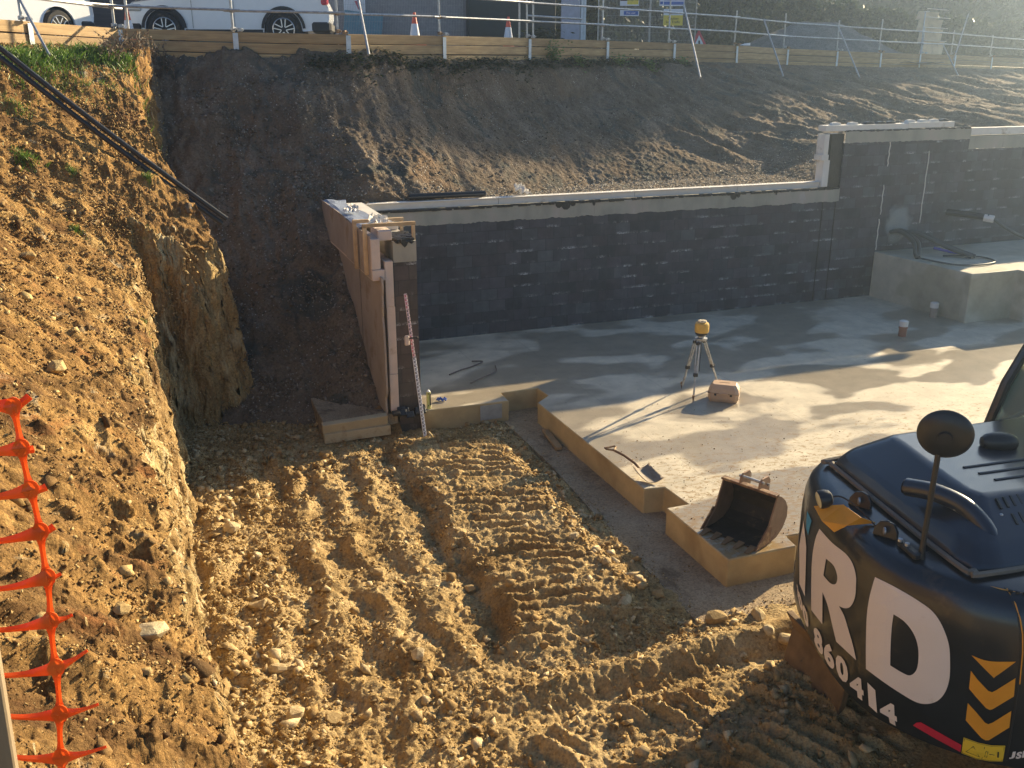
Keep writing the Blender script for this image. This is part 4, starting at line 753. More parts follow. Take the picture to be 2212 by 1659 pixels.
def vehicle(name, label, cat, loc, rz, L, Wd, H, wb, fo, wr, van=False):
    # x forward = front at -x side (front overhang fo), y- is the side seen
    t = thing(name, label, cat, loc, rz)
    wf, wrr = -L/2+fo, -L/2+fo+wb; sill = .30; belt = .98 if not van else 1.15
    def arch(cx, n=12): return [(cx+(wr+.075)*math.cos(a), wr+(wr+.075)*math.sin(a)) for a in np.linspace(math.pi*.985, math.pi*.015, n) ]
    low = [(-L/2+.10, .34), (-L/2+.02, .50)]
    nose = [(-L/2, .62), (-L/2+.03, .80), (-L/2+.20, .94), (-L/2+.9, belt+.06)]
    if van: nose = [(-L/2, .62), (-L/2+.02, .85), (-L/2+.22, 1.05), (-L/2+.8, belt+.15)]
    tail = [(L/2-.10, belt+.06), (L/2-.01, .85), (L/2, .62), (L/2-.08, .36)]
    bot = [(wrr+wr+.08, .32)]+arch(wrr)[::-1]+[(wrr-wr-.08, sill), (wf+wr+.08, sill)]+arch(wf)[::-1]+[(wf-wr-.08, .32)]
    prof = low+nose+tail+bot
    q = MB(); n = len(prof); ys = [(-Wd/2+.05, .985), (-Wd/2, 1), (Wd/2, 1), (Wd/2-.05, .985)]
    mid = [(-Wd/2+.10, 0), (-Wd/2+.012, 1), (-Wd/2, 2)]
    vs = []; 
    for yy, sc_ in ((-Wd/2+.03, .985), (-Wd/2, 1.0), (Wd/2, 1.0), (Wd/2-.03, .985)): vs += [(x*sc_, yy, .6+(z-.6)*(sc_)) for x, z in prof]
    fs = []
    for k in range(3): fs += [(k*n+i, k*n+(i+1) % n, (k+1)*n+(i+1) % n, (k+1)*n+i) for i in range(n)]
    fs += [tuple(range(n-1, -1, -1)), tuple(range(3*n, 4*n))]; q.add(vs, fs); q.build('body', M['white'], t, bevel=.012)
    # greenhouse
    if van: g = [(-L/2+.75, belt+.1), (-L/2+1.35, H-.12), (-L/2+1.7, H), (L/2-.05, H), (L/2-.02, belt)]
    else: g = [(-L/2+1.0, belt), (-L/2+1.75, H-.08), (-L/2+2.3, H), (L/2-.75, H-.02), (L/2-.18, belt+.12), (L/2-.12, belt)]
    q = MB(); q.prism(g, -Wd/2+.10, Wd/2-.10, Matrix.Rotation(R(90), 4, 'X')); q.build('roof', M['white'], t, bevel=.04)
    gl = [(-L/2+1.22, belt+.05), (-L/2+1.80, H-.16), (L/2-.85, H-.14), (L/2-.42, belt+.12)] if not van else [(-L/2+.95, belt+.14), (-L/2+1.42, H-.3), (-L/2+1.95, H-.3), (-L/2+1.95, belt+.12)]
    q = MB(); q.prism(gl, Wd/2-.105, Wd/2-.088, Matrix.Rotation(R(90), 4, 'X')); q.build('side_window', M['glass'], t)
    for cx in (wf, wrr):
        q = MB(); a_ = arch(cx, 20); o_ = [(cx+(wr+.14)*math.cos(a), wr+(wr+.14)*math.sin(a)) for a in np.linspace(math.pi*.985, math.pi*.015, 20)]
        vs = [(x, -Wd/2-.012, z) for x, z in a_]+[(x, -Wd/2-.012, z) for x, z in o_]+[(x, -Wd/2+.12, z) for x, z in a_]; k = 20
        q.add(vs, [(i, i+1, k+i+1, k+i) for i in range(19)]+[(i+1, i, 2*k+i, 2*k+i+1) for i in range(19)]); q.build('arch_trim', M['trim'], t)
        q = MB(); q.lathe((cx, 0, wr), [(wr+.09, -Wd/2+.06), (wr+.09, Wd/2-.06)], 24, M=Matrix.Rotation(R(90), 4, 'X')) if False else q.box((cx, 0, wr+.02), (2*wr+.1, Wd-.16, 2*wr+.02)); q.build('wheel_well', M['trim'], t)
        wheel(t, (cx, -Wd/2+.115, wr), wr); wheel(t, (cx, Wd/2-.115, wr), wr).rotation_euler = (R(-90), 0, 0)
    q = MB(); q.box(((wf+wrr)/2, -Wd/2-.004, .30), (wb-2*wr-.22, .02, .12), bev=.01); q.build('sill_cladding', M['trim'], t)
    q = MB(); q.box((L/2-.20, 0, .42), (.46, Wd+.02, .24), bev=.05); q.build('rear_bumper', M['trim'], t); q = MB(); q.box((-L/2+.16, 0, .40), (.38, Wd+.01, .20), bev=.05); q.build('front_bumper', M['trim'], t)
    q = MB(); q.box((-L/2+.22, -Wd/2+.08, .82), (.34, .2, .15), bev=.04); q.build('headlight', M['lamp'], t); q = MB(); q.box((L/2-.10, -Wd/2+.08, .98), (.16, .2, .16), bev=.03); q.build('tail_light', M['redref'], t)
    for x in ((wf+wr+.28), (wf+wr+1.22)):
        q = MB(); q.box((x, -Wd/2-.001, .68), (.008, .004, .60)); q.build('door_gap', M['trim'], t)
    q = MB(); q.box((wf+wr+.10, -Wd/2-.14, belt+.16), (.16, .22, .14), bev=.04); q.build('door_mirror', M['trim'], t)
    return t
a = at(356, 60, 21.6); b = at(613, 60, 21.9); rz = math.atan2(b[1]-a[1], b[0]-a[0]); m = (a+b)/2; d = b-a; wbl = float(np.hypot(d[0], d[1]))
off = np.array([-math.sin(rz), math.cos(rz)])*.9; L = 4.6; fo = .85; cx = m[:2]+off+np.array([math.cos(rz), math.sin(rz)])*(L/2-fo-wbl/2)
vehicle('parked_car', 'white estate car with black wheel arches parked behind the guard rail', 'car', (cx[0], cx[1], 5.43), rz, L, 1.88, 1.66, wbl, fo, .365)
a = at(68, 52, 18.9); v = vehicle('parked_van', 'white van with its front wheel showing, cut off by the left edge', 'van', (a[0]-1.75, a[1]-.1, 5.43), R(42+180), 5.2, 1.95, 2.2, 3.2, .9, .34, van=True)
v.location = (a[0]-1.45, a[1]+.55, 5.43); v.rotation_euler = (0, 0, R(180+42))
# number on the van side
# ------------------------------------------------------------------ background beyond the boards
def slabwall(name, u0, u1, d0, d1, z0, z1, th, mat, label, cat, **kw):
    a = at(u0, 60, d0); b = at(u1, 60, d1); L = float(np.hypot(*(b-a)[:2])); an = math.atan2((b-a)[1], (b-a)[0]); m = (a+b)/2
    q = MB(); q.box((0, th/2, (z0+z1)/2), (L, th, z1-z0), bev=.01); o = q.build(name, mat); o.location = (m[0], m[1], 0); o.rotation_euler = (0, 0, an)
    if label: tag(o, label, cat)
    return o, L, an, m
M['char'] = wood('charcoal_fence', (.045, .045, .052), (.075, .07, .08), (1, 1, 18), knots=False); M['rough'] = concrete('rough_render', (.27, .25, .26), rough=.9, sc=3); M['dark'] = plain('dark_green_container', (.012, .022, .026), .5, var=.25)
slabwall('charcoal_fence', 100, 300, 25.5, 26, 5.42, 7.6, .06, M['char'], 'dark charcoal board fence between the van and the car', 'fence')
slabwall('garden_wall', 690, 1012, 27.5, 27.8, 5.42, 7.6, .15, M['rough'], 'rough grey pink wall behind the wire fence panels', 'wall')
slabwall('site_building', -200, 160, 31, 31, 5.42, 8.5, .2, M['rough'], 'grey building far behind the van', 'building')
o, L, an, m = slabwall('storage_container', 1013, 1200, 27.2, 27.6, 5.43, 8.0, 2.4, M['dark'], 'dark green storage container behind the guard rail', 'container')
t = thing('door_panel', 'lavender grey door panel standing right of the dark container', 'panel', tuple(at(1238, 70, 26.9)[:2])+(5.43,), R(8))
q = MB(); q.box((-.1, 0, 1.15), (.60, .06, 1.85), bev=.01); q.build('leaf', plain('lavender_grey', (.36, .38, .48), .5), t); q = MB(); q.box((.28, .01, 1.2), (.08, .08, 1.9)); q.box((.38, .01, 1.2), (.08, .05, 1.9)); q.build('frame', M['hsteel'], t)
t = thing('blue_tarp_board', 'turquoise board tilted behind the wire fence panel', 'board', tuple(at(785, 60, 27.0)[:2])+(5.6,), R(2))
q = MB(); q.prism([(-.62, 0), (.50, .03), (.62, .78), (-.50, .90)], -.02, .02, Matrix.Rotation(R(85), 4, 'X')); q.build('board_face', plain('turquoise_sheet', (.08, .24, .33), .5), t)
t = thing('site_notice', 'white notice with red diagonal above the turquoise board', 'notice', tuple(at(765, 0, 26.9)[:2])+(6.5,), 0); q = MB(); q.box((0, 0, .12), (.62, .02, .5)); q.build('panel', M['conewhite'], t); q = MB(); q.prism([(.12, 0), (.22, 0), (.10, .25), (0, .25)], .011, .014, Matrix.Rotation(R(90), 4, 'X')); q.build('red_bar', M['redref'], t)
# wire mesh fence panels
def heras(u0, u1, d0, d1, label, z0=5.5, h=2.0):
    a = at(u0, 60, d0); b = at(u1, 60, d1); L = float(np.hypot(*(b-a)[:2])); an = math.atan2((b-a)[1], (b-a)[0]); t = thing('wire_fence_panel', label, 'fence panel', (a[0], a[1], z0), an, 'wire mesh fence panels')
    q = MB(); q.tube([(0, 0, 0), (0, 0, h), (L, 0, h), (L, 0, 0), (0, 0, 0)], .021, 6); q.build('tube_frame', M['galv'], t); q = MB(); n = int(L/.045)
    for k in range(1, n): x = L*k/n; q.box((x, 0, h/2), (.0055, .0055, h))
    for k in range(1, 9): q.box((L/2, 0, h*k/9), (L, .004, .004))
    q.build('wire_mesh', M['galv'], t); q = MB(); q.box((.05, 0, -.03), (.22, .6, .12), bev=.02); q.box((L-.05, 0, -.03), (.22, .6, .12), bev=.02); q.build('foot_block', M['trim'], t)
heras(696, 1000, 26.4, 26.8, 'wire fence panel in front of the grey pink wall')
heras(1292, 1402, 27.6, 28.3, 'wire fence panel carrying the yellow and blue signs'); heras(1404, 1502, 28.35, 29.0, 'wire fence panel carrying the caution sign')
def sign(u0, v0, u1, v1, d, label, parts):
    a = at(u0, v1, d); b = at(u1, v1, d); c = at(u0, v0, d); Wd = float(np.hypot(*(b-a)[:2])); h = float(c[2]-a[2]); t = thing('site_sign', label, 'sign', tuple(a), math.atan2((b-a)[1], (b-a)[0]), 'signs on the wire fence')
    for (nm, mt, x0, z0, x1, z1) in parts:
        q = MB(); k = {'panel': 0}.get(nm, .008); q.box(((x0+x1)/2*Wd, -.01-k, (z0+z1)/2*h), ((x1-x0)*Wd, .008, (z1-z0)*h)); q.build(nm, M[mt], t)
    return t, Wd, h
M['signblue'] = plain('sign_blue', (.02, .10, .42), .5, var=.05); M['signyellow'] = plain('sign_yellow', (.66, .55, .06), .5, var=.05); M['signwhite'] = plain('sign_white', (.62, .68, .78), .5, var=.04)
t, W_, h_ = sign(1339, -22, 1380, 12.5, 27.7, 'white and yellow warning sign with a triangle, top left on the wire fence', [('panel', 'signwhite', 0, 0, 1, 1), ('text_field', 'signyellow', .38, .08, .97, .95), ('hazard_triangle', 'signyellow', .05, .35, .33, .8)])
put_text('wording', 'Danger\nKeep out', h_*.22, (W_*.68, -.025, h_*.5), 'ink', t); q = MB(); q.prism([(-.11, 0), (.11, 0), (0, .2)], 0, .003, Matrix.Translation((W_*.19, -.024, h_*.30)) @ Matrix.Rotation(R(90), 4, 'X')); q.build('triangle_symbol', M['ink'], t)
t, W_, h_ = sign(1339, 20, 1380, 34.5, 27.7, 'small blue and white sign below the warning triangle', [('panel', 'signwhite', 0, 0, 1, 1), ('text_field', 'signblue', .2, .15, .95, .72)])
put_text('wording', 'Fire exit', h_*.42, (W_*.57, -.025, h_*.43), 'conewhite', t); 
t, W_, h_ = sign(1424, -30, 1478, 13, 28.3, 'blue and white mandatory sign at the top right of the wire fence', [('panel', 'signwhite', 0, 0, 1, 1), ('text_field', 'signblue', .18, .06, .97, .22), ('text_field', 'signblue', .18, .28, .97, .44), ('text_field', 'signblue', .18, .5, .97, .66), ('round_symbol', 'signblue', .03, .08, .14, .22)])
t, W_, h_ = sign(1432, 20, 1474, 55, 28.3, 'yellow caution sign reading Caution Site Traffic', [('panel', 'signwhite', 0, 0, 1, 1), ('text_field', 'signyellow', .0, .0, 1, .62)])
put_text('wording', 'Caution\nSite Traffic', h_*.22, (W_*.5, -.025, h_*.31), 'ink', t); q = MB(); q.box((W_*.5, -.016, h_*.78), (W_*.12, .004, h_*.12)); q.build('symbol', M['ink'], t)
t = thing('pale_offcut', 'pale wedge offcut lying on top of the boards near the second brace', 'offcut', tuple(at(1613, 98, 28.8)), .45); q = MB(); q.prism([(-.35, 0), (.12, 0), (.12, .07), (-.05, .055)], -.05, .05, Matrix.Rotation(R(90), 4, 'X')); q.build('wedge', M['signwhite'], t)

# hedge: dense leaf quads over a dark twig core
def leaf_mass(name, box, n, size, mat, label, cat, kind='stuff', top=None, seed=1):
    rg = np.random.default_rng(seed); x0, x1, dy, z0 = box; x = rg.uniform(x0, x1, n); fr = yf(x)
    off = np.abs(rg.normal(0, .35, n)); tz = top(x)+.25*fbm(x, x*0+seed, 3, .8); z = z0+(tz-z0)*rg.random(n)**.7; onto = rg.random(n) < .25; z = np.where(onto, tz+rg.normal(0, .08, n), z); off = np.where(onto, rg.uniform(0, 2.2, n), off)
    y = fr+dy(x)+off+.35*fbm(x, z, 3, .9); s = size*rg.uniform(.5, 1.5, n)*(1+.02*x)
    a = rg.normal(size=(n, 3)); a /= np.linalg.norm(a, axis=1, keepdims=True); b = np.cross(a, rg.normal(size=(n, 3))); b /= np.linalg.norm(b, axis=1, keepdims=True)
    c = np.stack([x, y, z], -1); V = np.stack([c-a*s[:, None], c+b*s[:, None]*.55, c+a*s[:, None], c-b*s[:, None]*.55], 1).reshape(-1, 3)
    me = bpy.data.meshes.new(name); me.vertices.add(len(V)); me.vertices.foreach_set('co', V.reshape(-1).astype(np.float32)); me.loops.add(4*n); me.loops.foreach_set('vertex_index', np.arange(4*n, dtype=np.int32)); me.polygons.add(n); me.polygons.foreach_set('loop_start', np.arange(0, 4*n, 4, dtype=np.int32)); me.polygons.foreach_set('loop_total', np.full(n, 4, dtype=np.int32)); me.update(calc_edges=True)
    o = link(name, me, mat); return tag(o, label, cat, kind=kind)
dyh = lambda x: np.interp(x, [8, 14, 22, 48], [6.3, 5.2, 6.5, 7.5]); toph = lambda x: np.interp(x, [8, 18, 26, 33, 40, 50], [9.2, 8.6, 8.0, 7.5, 7.3, 7.2])
leaf_mass('hedge', (9.5, 52, dyh, 5.4), 90000, .075, M['hedge'], 'tall dark hedge running along behind the guard rail', 'hedge', kind=None, top=toph)
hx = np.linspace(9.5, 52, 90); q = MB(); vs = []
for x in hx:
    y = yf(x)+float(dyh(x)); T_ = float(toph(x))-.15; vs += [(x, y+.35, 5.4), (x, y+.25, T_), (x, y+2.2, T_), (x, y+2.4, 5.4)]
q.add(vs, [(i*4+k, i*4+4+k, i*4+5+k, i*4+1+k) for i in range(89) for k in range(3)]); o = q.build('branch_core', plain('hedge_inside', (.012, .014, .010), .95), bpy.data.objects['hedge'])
leaf_mass('far_trees', (10, 75, lambda x: 16+0*x, 6), 40000, .22, M['hedge'], 'far green trees rising behind the hedge', 'trees', top=lambda x: 12.5+1.2*np.sin(x*.35), seed=5)
q = MB(); vs = [];
for x in np.linspace(-40, 110, 60): vs += [(x, 62+.35*x, 5), (x, 62+.35*x, 13+2*math.sin(x*.3)+1.2*math.sin(x*.9))]
q.add(vs, [(i*2, i*2+2, i*2+3, i*2+1) for i in range(59)]); 
vs2 = [(v[0], v[1]+6, v[2]) for v in vs]; q.add(vs2, [(i*2, i*2+2, i*2+3, i*2+1) for i in range(59)]); tag(q.build('distant_hillside', plain('far_woodland', (.05, .065, .035), .95, var=.5, vs=.8)), 'wooded hillside closing the background', kind='structure')
for k, (tx, ty, th) in enumerate(((50.0, 39.9, 17.2), (52.0, 41.2, 17.6), (50.5, 42.4, 17.0))):  # off-frame trees added to keep low sun off the rear slope
    tr = thing('added_shade_tree', ('tall tree added far right to shade the rear slope, nearest the pit', 'tall tree added far right to shade the rear slope, middle one', 'tall tree added far right to shade the rear slope, farthest from the pit')[k], 'tree', (tx, ty, 5.3), 0, 'added shade trees at the far right')
    q = MB(); q.tube([(0, 0, -.1), (.1, .05, 3), (0, .1, 7), (.1, 0, 14)], [.35, .28, .2, .06], 10)
    for b in range(9): a = b*2.4; zz = 2.5+b; q.tube([(0, 0, zz), (1.2*math.cos(a), 1.2*math.sin(a), zz+1.2), (1.9*math.cos(a), 1.9*math.sin(a), zz+2.4)], [.12, .07, .02], 6)
    q.build('trunk', M['twig'], tr); rg = np.random.default_rng(70+k); n = 15000; a = rg.normal(size=(n, 3)); a /= np.linalg.norm(a, axis=1, keepdims=True); rad = rg.random(n)**.4; c = a*rad[:, None]*np.array([2.1, 2.0, 7.6])*(1+.18*fbm(a[:, 0]*2+k, a[:, 2]*3, 3))[:, None]+np.array([0, 0, th-7.6]); sz = rg.uniform(.08, .2, n)[:, None]
    e1 = rg.normal(size=(n, 3)); e1 /= np.linalg.norm(e1, axis=1, keepdims=True); e2 = np.cross(e1, a); V = np.stack([c-e1*sz, c+e2*sz*.6, c+e1*sz, c-e2*sz*.6], 1).reshape(-1, 3)
    me = bpy.data.meshes.new('crown'); me.vertices.add(4*n); me.vertices.foreach_set('co', V.reshape(-1).astype(np.float32)); me.loops.add(4*n); me.loops.foreach_set('vertex_index', np.arange(4*n, dtype=np.int32)); me.polygons.add(n); me.polygons.foreach_set('loop_start', np.arange(0, 4*n, 4, dtype=np.int32)); me.polygons.foreach_set('loop_total', np.full(n, 4, dtype=np.int32)); me.update(calc_edges=True); link('crown', me, M['hedge'], tr)
# bush by the container
blades('bush', [tuple(at(1155, 80, 25.8)[:2])+(5.43,), tuple(at(1175, 80, 25.9)[:2])+(5.43,)], 500, .5, .22, M['hedge'], 'low green bush in front of the dark container', 'bush', kind=None, leafy=True, wdt=.013)
# gravel heap
G_ = np.array([at(1790, 100, 36.0)])[0]; gxv, gyv = np.meshgrid(np.linspace(-4.2, 4.2, 120), np.linspace(-2.6, 2.6, 80)); r_ = np.sqrt((gxv/3.9)**2+(gyv/2.4)**2); hz = 1.55*np.where(r_ < 1, 1-r_, -.2)+.05*fbm(gxv, gyv, 4, 1.5)
hz = np.minimum(hz, 1.18+.05*fbm(gxv, gyv, 2, 1)); o = grid_mesh('gravel_heap', np.stack([gxv+G_[0]+.3, gyv+G_[1]+1.2, hz+5.40], -1), soil('grey_gravel_heap', [(.3, (.14, .14, .13)), (.6, (.24, .23, .21)), (.8, (.34, .33, .31))], fine=20)); tag(o, 'grey gravel heap between the guard rail and the hedge', 'gravel heap')
# leaning plywood stack
t = thing('plywood_rack', 'leaning rack of pale plywood sheets behind the guard rail on the right', 'plywood rack', tuple(at(2005, 118, 38.0)[:2])+(5.43,), R(24)); t.scale = (1.6, 1, .80)
for k, (x0, x1, z0, z1, s) in enumerate(((-.55, .85, 0, .62, 0), (-.45, .95, .55, 1.25, .06), (-.30, 1.15, 1.15, 1.75, .12), (-.15, 1.10, 1.72, 2.15, .16))):
    q = MB(); q.prism([(x0, z0), (x1-.05, z0), (x1+.22, z1), (x0+.25, z1)], -.02-.1*k, .02-.1*k, Matrix.Rotation(R(80), 4, 'X')); q.build('sheet', M['ply'], t, bevel=.004)
    q = MB(); q.box(((x0+x1)/2+.2, .08*k+.05, z1+.01), (x1-x0-.1, .12, .035)); q.build('top_batten', M['foam'], t)
q = MB(); q.tube([(-.9, -.3, -.1), (-.35, .1, 2.0)], .024, 8); q.build('prop', M['galv'], t, smooth=True); q = MB(); q.box((-.28, .1, 1.98), (.22, .1, .04)); q.build('batten', M['foam'], t)

# ------------------------------------------------------------------ staff, receiver, marker, small things near the pier
S_ = thing('levelling_staff', 'red and white graduated levelling staff leaning against the dark pier', 'levelling staff', (3.41, 12.8, -.30))
top = np.array([3.25, 13.06, 1.86]); bt = np.array([3.41, 12.8, -.30]); dv_ = Vector(top-bt); Ls = dv_.length; Rm = dv_.to_track_quat('Z', 'Y').to_matrix().to_4x4() 
ez = np.array(dv_.normalized()[:]); ex = np.cross(ez, np.array([0, 1., 0])); ex = -ex/np.linalg.norm(ex); ex = ex if ex[0] > 0 else -ex; ey = np.cross(ez, ex); S_.matrix_world = Matrix(((ex[0], ey[0], ez[0], bt[0]), (ex[1], ey[1], ez[1], bt[1]), (ex[2], ey[2], ez[2], bt[2]), (0, 0, 0, 1)))
MB().box((0, 0, Ls*.28), (.052, .02, Ls*.56), bev=.003).build('lower_section', M['conewhite'], S_); MB().box((0, .004, Ls*.78), (.044, .016, Ls*.44), bev=.003).build('upper_section', plain('staff_pinkish', (.72, .55, .58), .5), S_)
q = MB(); q2 = MB(); rg = random.Random(2)
for k in range(int(Ls/.055)):
    z = .05+k*.055; lo_ = z < Ls*.56; yb = -.0115 if lo_ else -.0055; Q = q2 if (not lo_ and (k//7) % 2) else q
    Q.box((-.006, yb, z), (.022, .002, .010)); Q.box((-.006, yb, z+.020), (.022, .002, .008)); Q.box((-.014 if k % 2 else .002, yb, z+.010), (.007, .002, .024)); q.box((.016, yb, z+.028), (.007, .002, .016))
q.build('graduations', M['ink'], S_); q2.build('red_graduations', M['redref'], S_)
r = thing('laser_receiver', 'small grey laser receiver clamped to the middle of the staff', 'receiver', (3.24, 12.90, 1.20)); MB().box((-.03, 0, 0), (.07, .035, .15), bev=.012).build('case', M['foamend'], r); MB().box((.07, 0, .03), (.14, .03, .02), bev=.004).build('clamp', M['black'], r)
t = thing('spirit_level_box', 'short yellow level with black openings standing on the slab edge', 'level', (3.58, 13.16, 0), .1)
MB().box((0, 0, .14), (.06, .04, .28), bev=.006).build('case', plain('pale_yellow', (.62, .60, .20), .4), t); MB().box((.018, -.0215, .155), (.018, .003, .19)).build('slot', M['ink'], t); MB().box((-.012, -.0215, .25), (.014, .003, .02)).build('slot', M['ink'], t); MB().box((-.012, -.0215, .06), (.014, .003, .02)).build('slot', M['ink'], t); q = MB(); q.lathe((0, 0, .28), [(.028, 0), (.012, .025)], 12); q.build('tip', M['conewhite'], t)
q = MB(); rk = np.random.default_rng(3)
for k in range(6): c = rk.normal(0, .02, 3); q.tube([(c[0]-.03, c[1], abs(c[2])), (c[0], c[1]+.02, .03+abs(c[2])), (c[0]+.03, c[1], abs(c[2]))], .014, 6)
o = q.build('blue_cloth', plain('blue_rubber', (.03, .11, .45), .5)); o.location = (3.85, 13.42, .012); tag(o, 'scrunched blue glove lying right of the yellow level', 'glove')
M['rope'] = plain('old_strap', (.15, .11, .09), .8)
o = curve_tube('old_strap', [(4.35, 14.6, .02), (4.6, 14.75, .03), (4.85, 14.9, .02), (5.1, 15.05, .04), (4.95, 15.2, .02)], .013, M['rope']); tag(o, 'dark discarded strap curled on the shaded slab', 'strap')
o = curve_tube('old_strap', [(4.55, 14.05, .02), (4.85, 14.25, .03), (5.15, 14.5, .02), (5.25, 14.8, .02)], .010, M['rope']); tag(o, 'second dark strap, straighter and nearer the slab front', 'strap')
q = MB(); rk = np.random.default_rng(9)
for k in range(14): q.box((3.0+rk.random()*.5, 13.0+rk.random()*.16, .0+rk.random()*.05), (.12, .10, .05), rz=rk.random()*3, M=Matrix.Rotation(rk.random(), 4, 'X'))
o = q.build('bitumen_spill', M['tar'], bevel=.01); tag(o, 'lumpy black bitumen mess at the foot of the pier', 'bitumen', kind='stuff')
for k, (x, y, sx_, sz) in enumerate(((4.30, 13.085, .46, .28), (3.55, 13.095, .30, .30))):
    pass
q = MB(); q.box((4.56, 13.064, -.15), (.36, .008, .24)); o = q.build('pale_patch', M['grey']); tag(o, 'pale square board patch on the slab front face', 'board')
q = MB(); q.box((4.86, 12.02, -.30), (.10, .75, .05), rz=-.12, bev=.006); o = q.build('timber_offcut', M['timber']); tag(o, 'broken timber offcut lying against the slab edge in the strip', 'timber'); o.location = (.3, 0, 0)

# ------------------------------------------------------------------ rotating laser on its tripod and its case
T_ = thing('survey_tripod', 'aluminium survey tripod standing on the sunny slab', 'tripod', (7.76, 12.22, 0))
feet = [(-.22, .30), (-.25, -.30), (.58, .30)]; feet = [(7.70-7.76, 12.62-12.22), (7.53-7.76, 11.97-12.22), (8.34-7.76, 12.50-12.22)]
for fx_, fy_ in feet:
    hp = np.array([.07*np.sign(fx_+.001), .04*np.sign(fy_), .93]); ft = np.array([fx_, fy_, .0]); d = ft-hp; lg = bpy.data.objects.new('leg', None); COL.objects.link(lg); lg.parent = T_
    sd = np.cross(d, [0, 0, 1]); sd = sd/np.linalg.norm(sd)*.022
    q = MB(); q.tube([hp+sd, hp+d*.55+sd*.9], .011, 8); q.tube([hp-sd, hp+d*.55-sd*.9], .011, 8); q.tube([hp+d*.40, hp+d*.92], .014, 8); q.build('tube', M['galv'], lg, smooth=True)
    q = MB(); q.box(tuple(hp+d*.55), (.07, .05, .06), bev=.008); q.build('leg_clamp', M['black'], lg); q = MB(); q.box(tuple(hp+d*.04), (.07, .05, .05), bev=.008); q.build('leg_hinge', M['black'], lg)
    q = MB(); q.lathe(tuple(ft), [(.003, 0), (.018, .09), (.020, .12)], 10); q.build('foot_spike', M['rust'], lg)
q = MB(); q.lathe((0, 0, .93), [(.085, 0), (.095, .02), (.095, .035), (.05, .045), (.045, .075)], 24); q.build('head_plate', M['galv'], T_, smooth=True)
q = MB(); q.tube([(0, -.02, .92), (-.03, -.06, .70), (-.06, -.10, .45)], .006, 5); q.build('strap', M['black'], T_)
L_ = thing('rotating_laser', 'yellow rotating laser level mounted on top of the tripod', 'laser level', (7.76, 12.22, 1.006))
q = MB(); q.lathe((0, 0, 0), [(.075, 0), (.10, .03), (.10, .055)], 28); q.build('base', M['black'], L_, smooth=True)
q = MB(); q.lathe((0, 0, .055), [(.105, 0), (.112, .02), (.112, .11), (.100, .145), (.075, .155)], 28); q.build('housing', plain('tool_yellow', (.66, .40, .07), .4), L_, smooth=True)
q = MB(); q.lathe((0, 0, .21), [(.06, 0), (.072, .01), (.066, .03), (.02, .035)], 24); q.build('turret', plain('turret_cream', (.62, .52, .34), .4), L_, smooth=True); q = MB(); q.box((-.02, -.045, .238), (.05, .02, .01)); q.build('window', M['ink'], L_)
K_ = thing('instrument_case', 'pinkish tan moulded instrument case lying beside the tripod', 'case', (8.06, 11.93, 0), R(-38))
M['case'] = plain('tan_case_plastic', (.52, .35, .22), .5, var=.06)
def rcase(w0, w1, d0, d1, z0, z1, b): return [(-w0/2+b, -d0/2, z0), (w0/2-b, -d0/2, z0), (w0/2, -d0/2+b, z0), (w0/2, d0/2-b, z0), (w0/2-b, d0/2, z0), (-w0/2+b, d0/2, z0), (-w0/2, d0/2-b, z0), (-w0/2, -d0/2+b, z0)]
q = MB(); rings = [rcase(.43, 0, .30, 0, .0, 0, .04), rcase(.47, 0, .34, 0, .06, 0, .05), rcase(.48, 0, .35, 0, .15, 0, .05), rcase(.45, 0, .32, 0, .21, 0, .05), rcase(.36, 0, .24, 0, .28, 0, .04)]; vs = [p for r_ in rings for p in r_]
q.add(vs, [(i*8+k, i*8+(k+1) % 8, i*8+8+(k+1) % 8, i*8+8+k) for i in range(4) for k in range(8)]+[tuple(range(7, -1, -1)), tuple(range(32, 40))]); q.build('shell', M['case'], K_, bevel=.006)
for sx_ in (-.12, .12): MB().box((sx_, -.18, .13), (.035, .02, .03), bev=.004).build('latch', M['black'], K_)
MB().box((0, -.185, .15), (.14, .02, .025), bev=.004).build('carry_handle', M['case'], K_); MB().box((0, 0, .15), (.485, .355, .006)).build('seam', M['rust'], K_); MB().box((0, -.0, .283), (.16, .004, .003)).build('lid_groove', M['rust'], K_)

# ------------------------------------------------------------------ shovel
V_ = thing('shovel', 'muddy square mouthed shovel lying on the slab corner', 'shovel', (5.42, 9.56, 0), 0)
q = MB(); vs = []; n = 7
for i in range(n):
    for j in range(n):
        s_ = (i/(n-1)-.5); t_ = j/(n-1); vs.append((s_*.27*(1-.08*t_), t_*.33, .022+.045*(2*s_)**2+.07*t_**2))
q.add(vs, [(i*n+j, (i+1)*n+j, (i+1)*n+j+1, i*n+j+1) for i in range(n-1) for j in range(n-1)]); o = q.build('blade', M['galv'], V_, smooth=True); o.modifiers.new('s', 'SOLIDIFY').thickness = .004; o.data.materials[0] = plain('worn_shovel_steel', (.26, .20, .15), .7, .1, dirt=((.20, .14, .09), 8, .5))
q = MB(); q.tube([(0, .30, .06), (-.01, .45, .11), (-.02, .68, .13), (-.03, .92, .12)], .017, 8); q.build('shaft', M['rust'], V_, smooth=True); q = MB(); q.tube([(-.03, .92, .12), (-.10, 1.00, .12), (-.10, 1.04, .12), (.05, 1.04, .12), (.05, 1.0, .12), (-.03, .92, .12)], .014, 8); q.build('handle', M['rust'], V_)
V_.location = (5.50, 9.50, 0.004); V_.rotation_euler = (0, 0, R(6)); V_.scale = (1, 1.0, 1)

# ------------------------------------------------------------------ digging bucket on the slab
B_ = thing('digger_bucket', 'rusty toothed digger bucket standing on the slab corner', 'bucket', (5.83, 8.02, 0.0), R(-66))
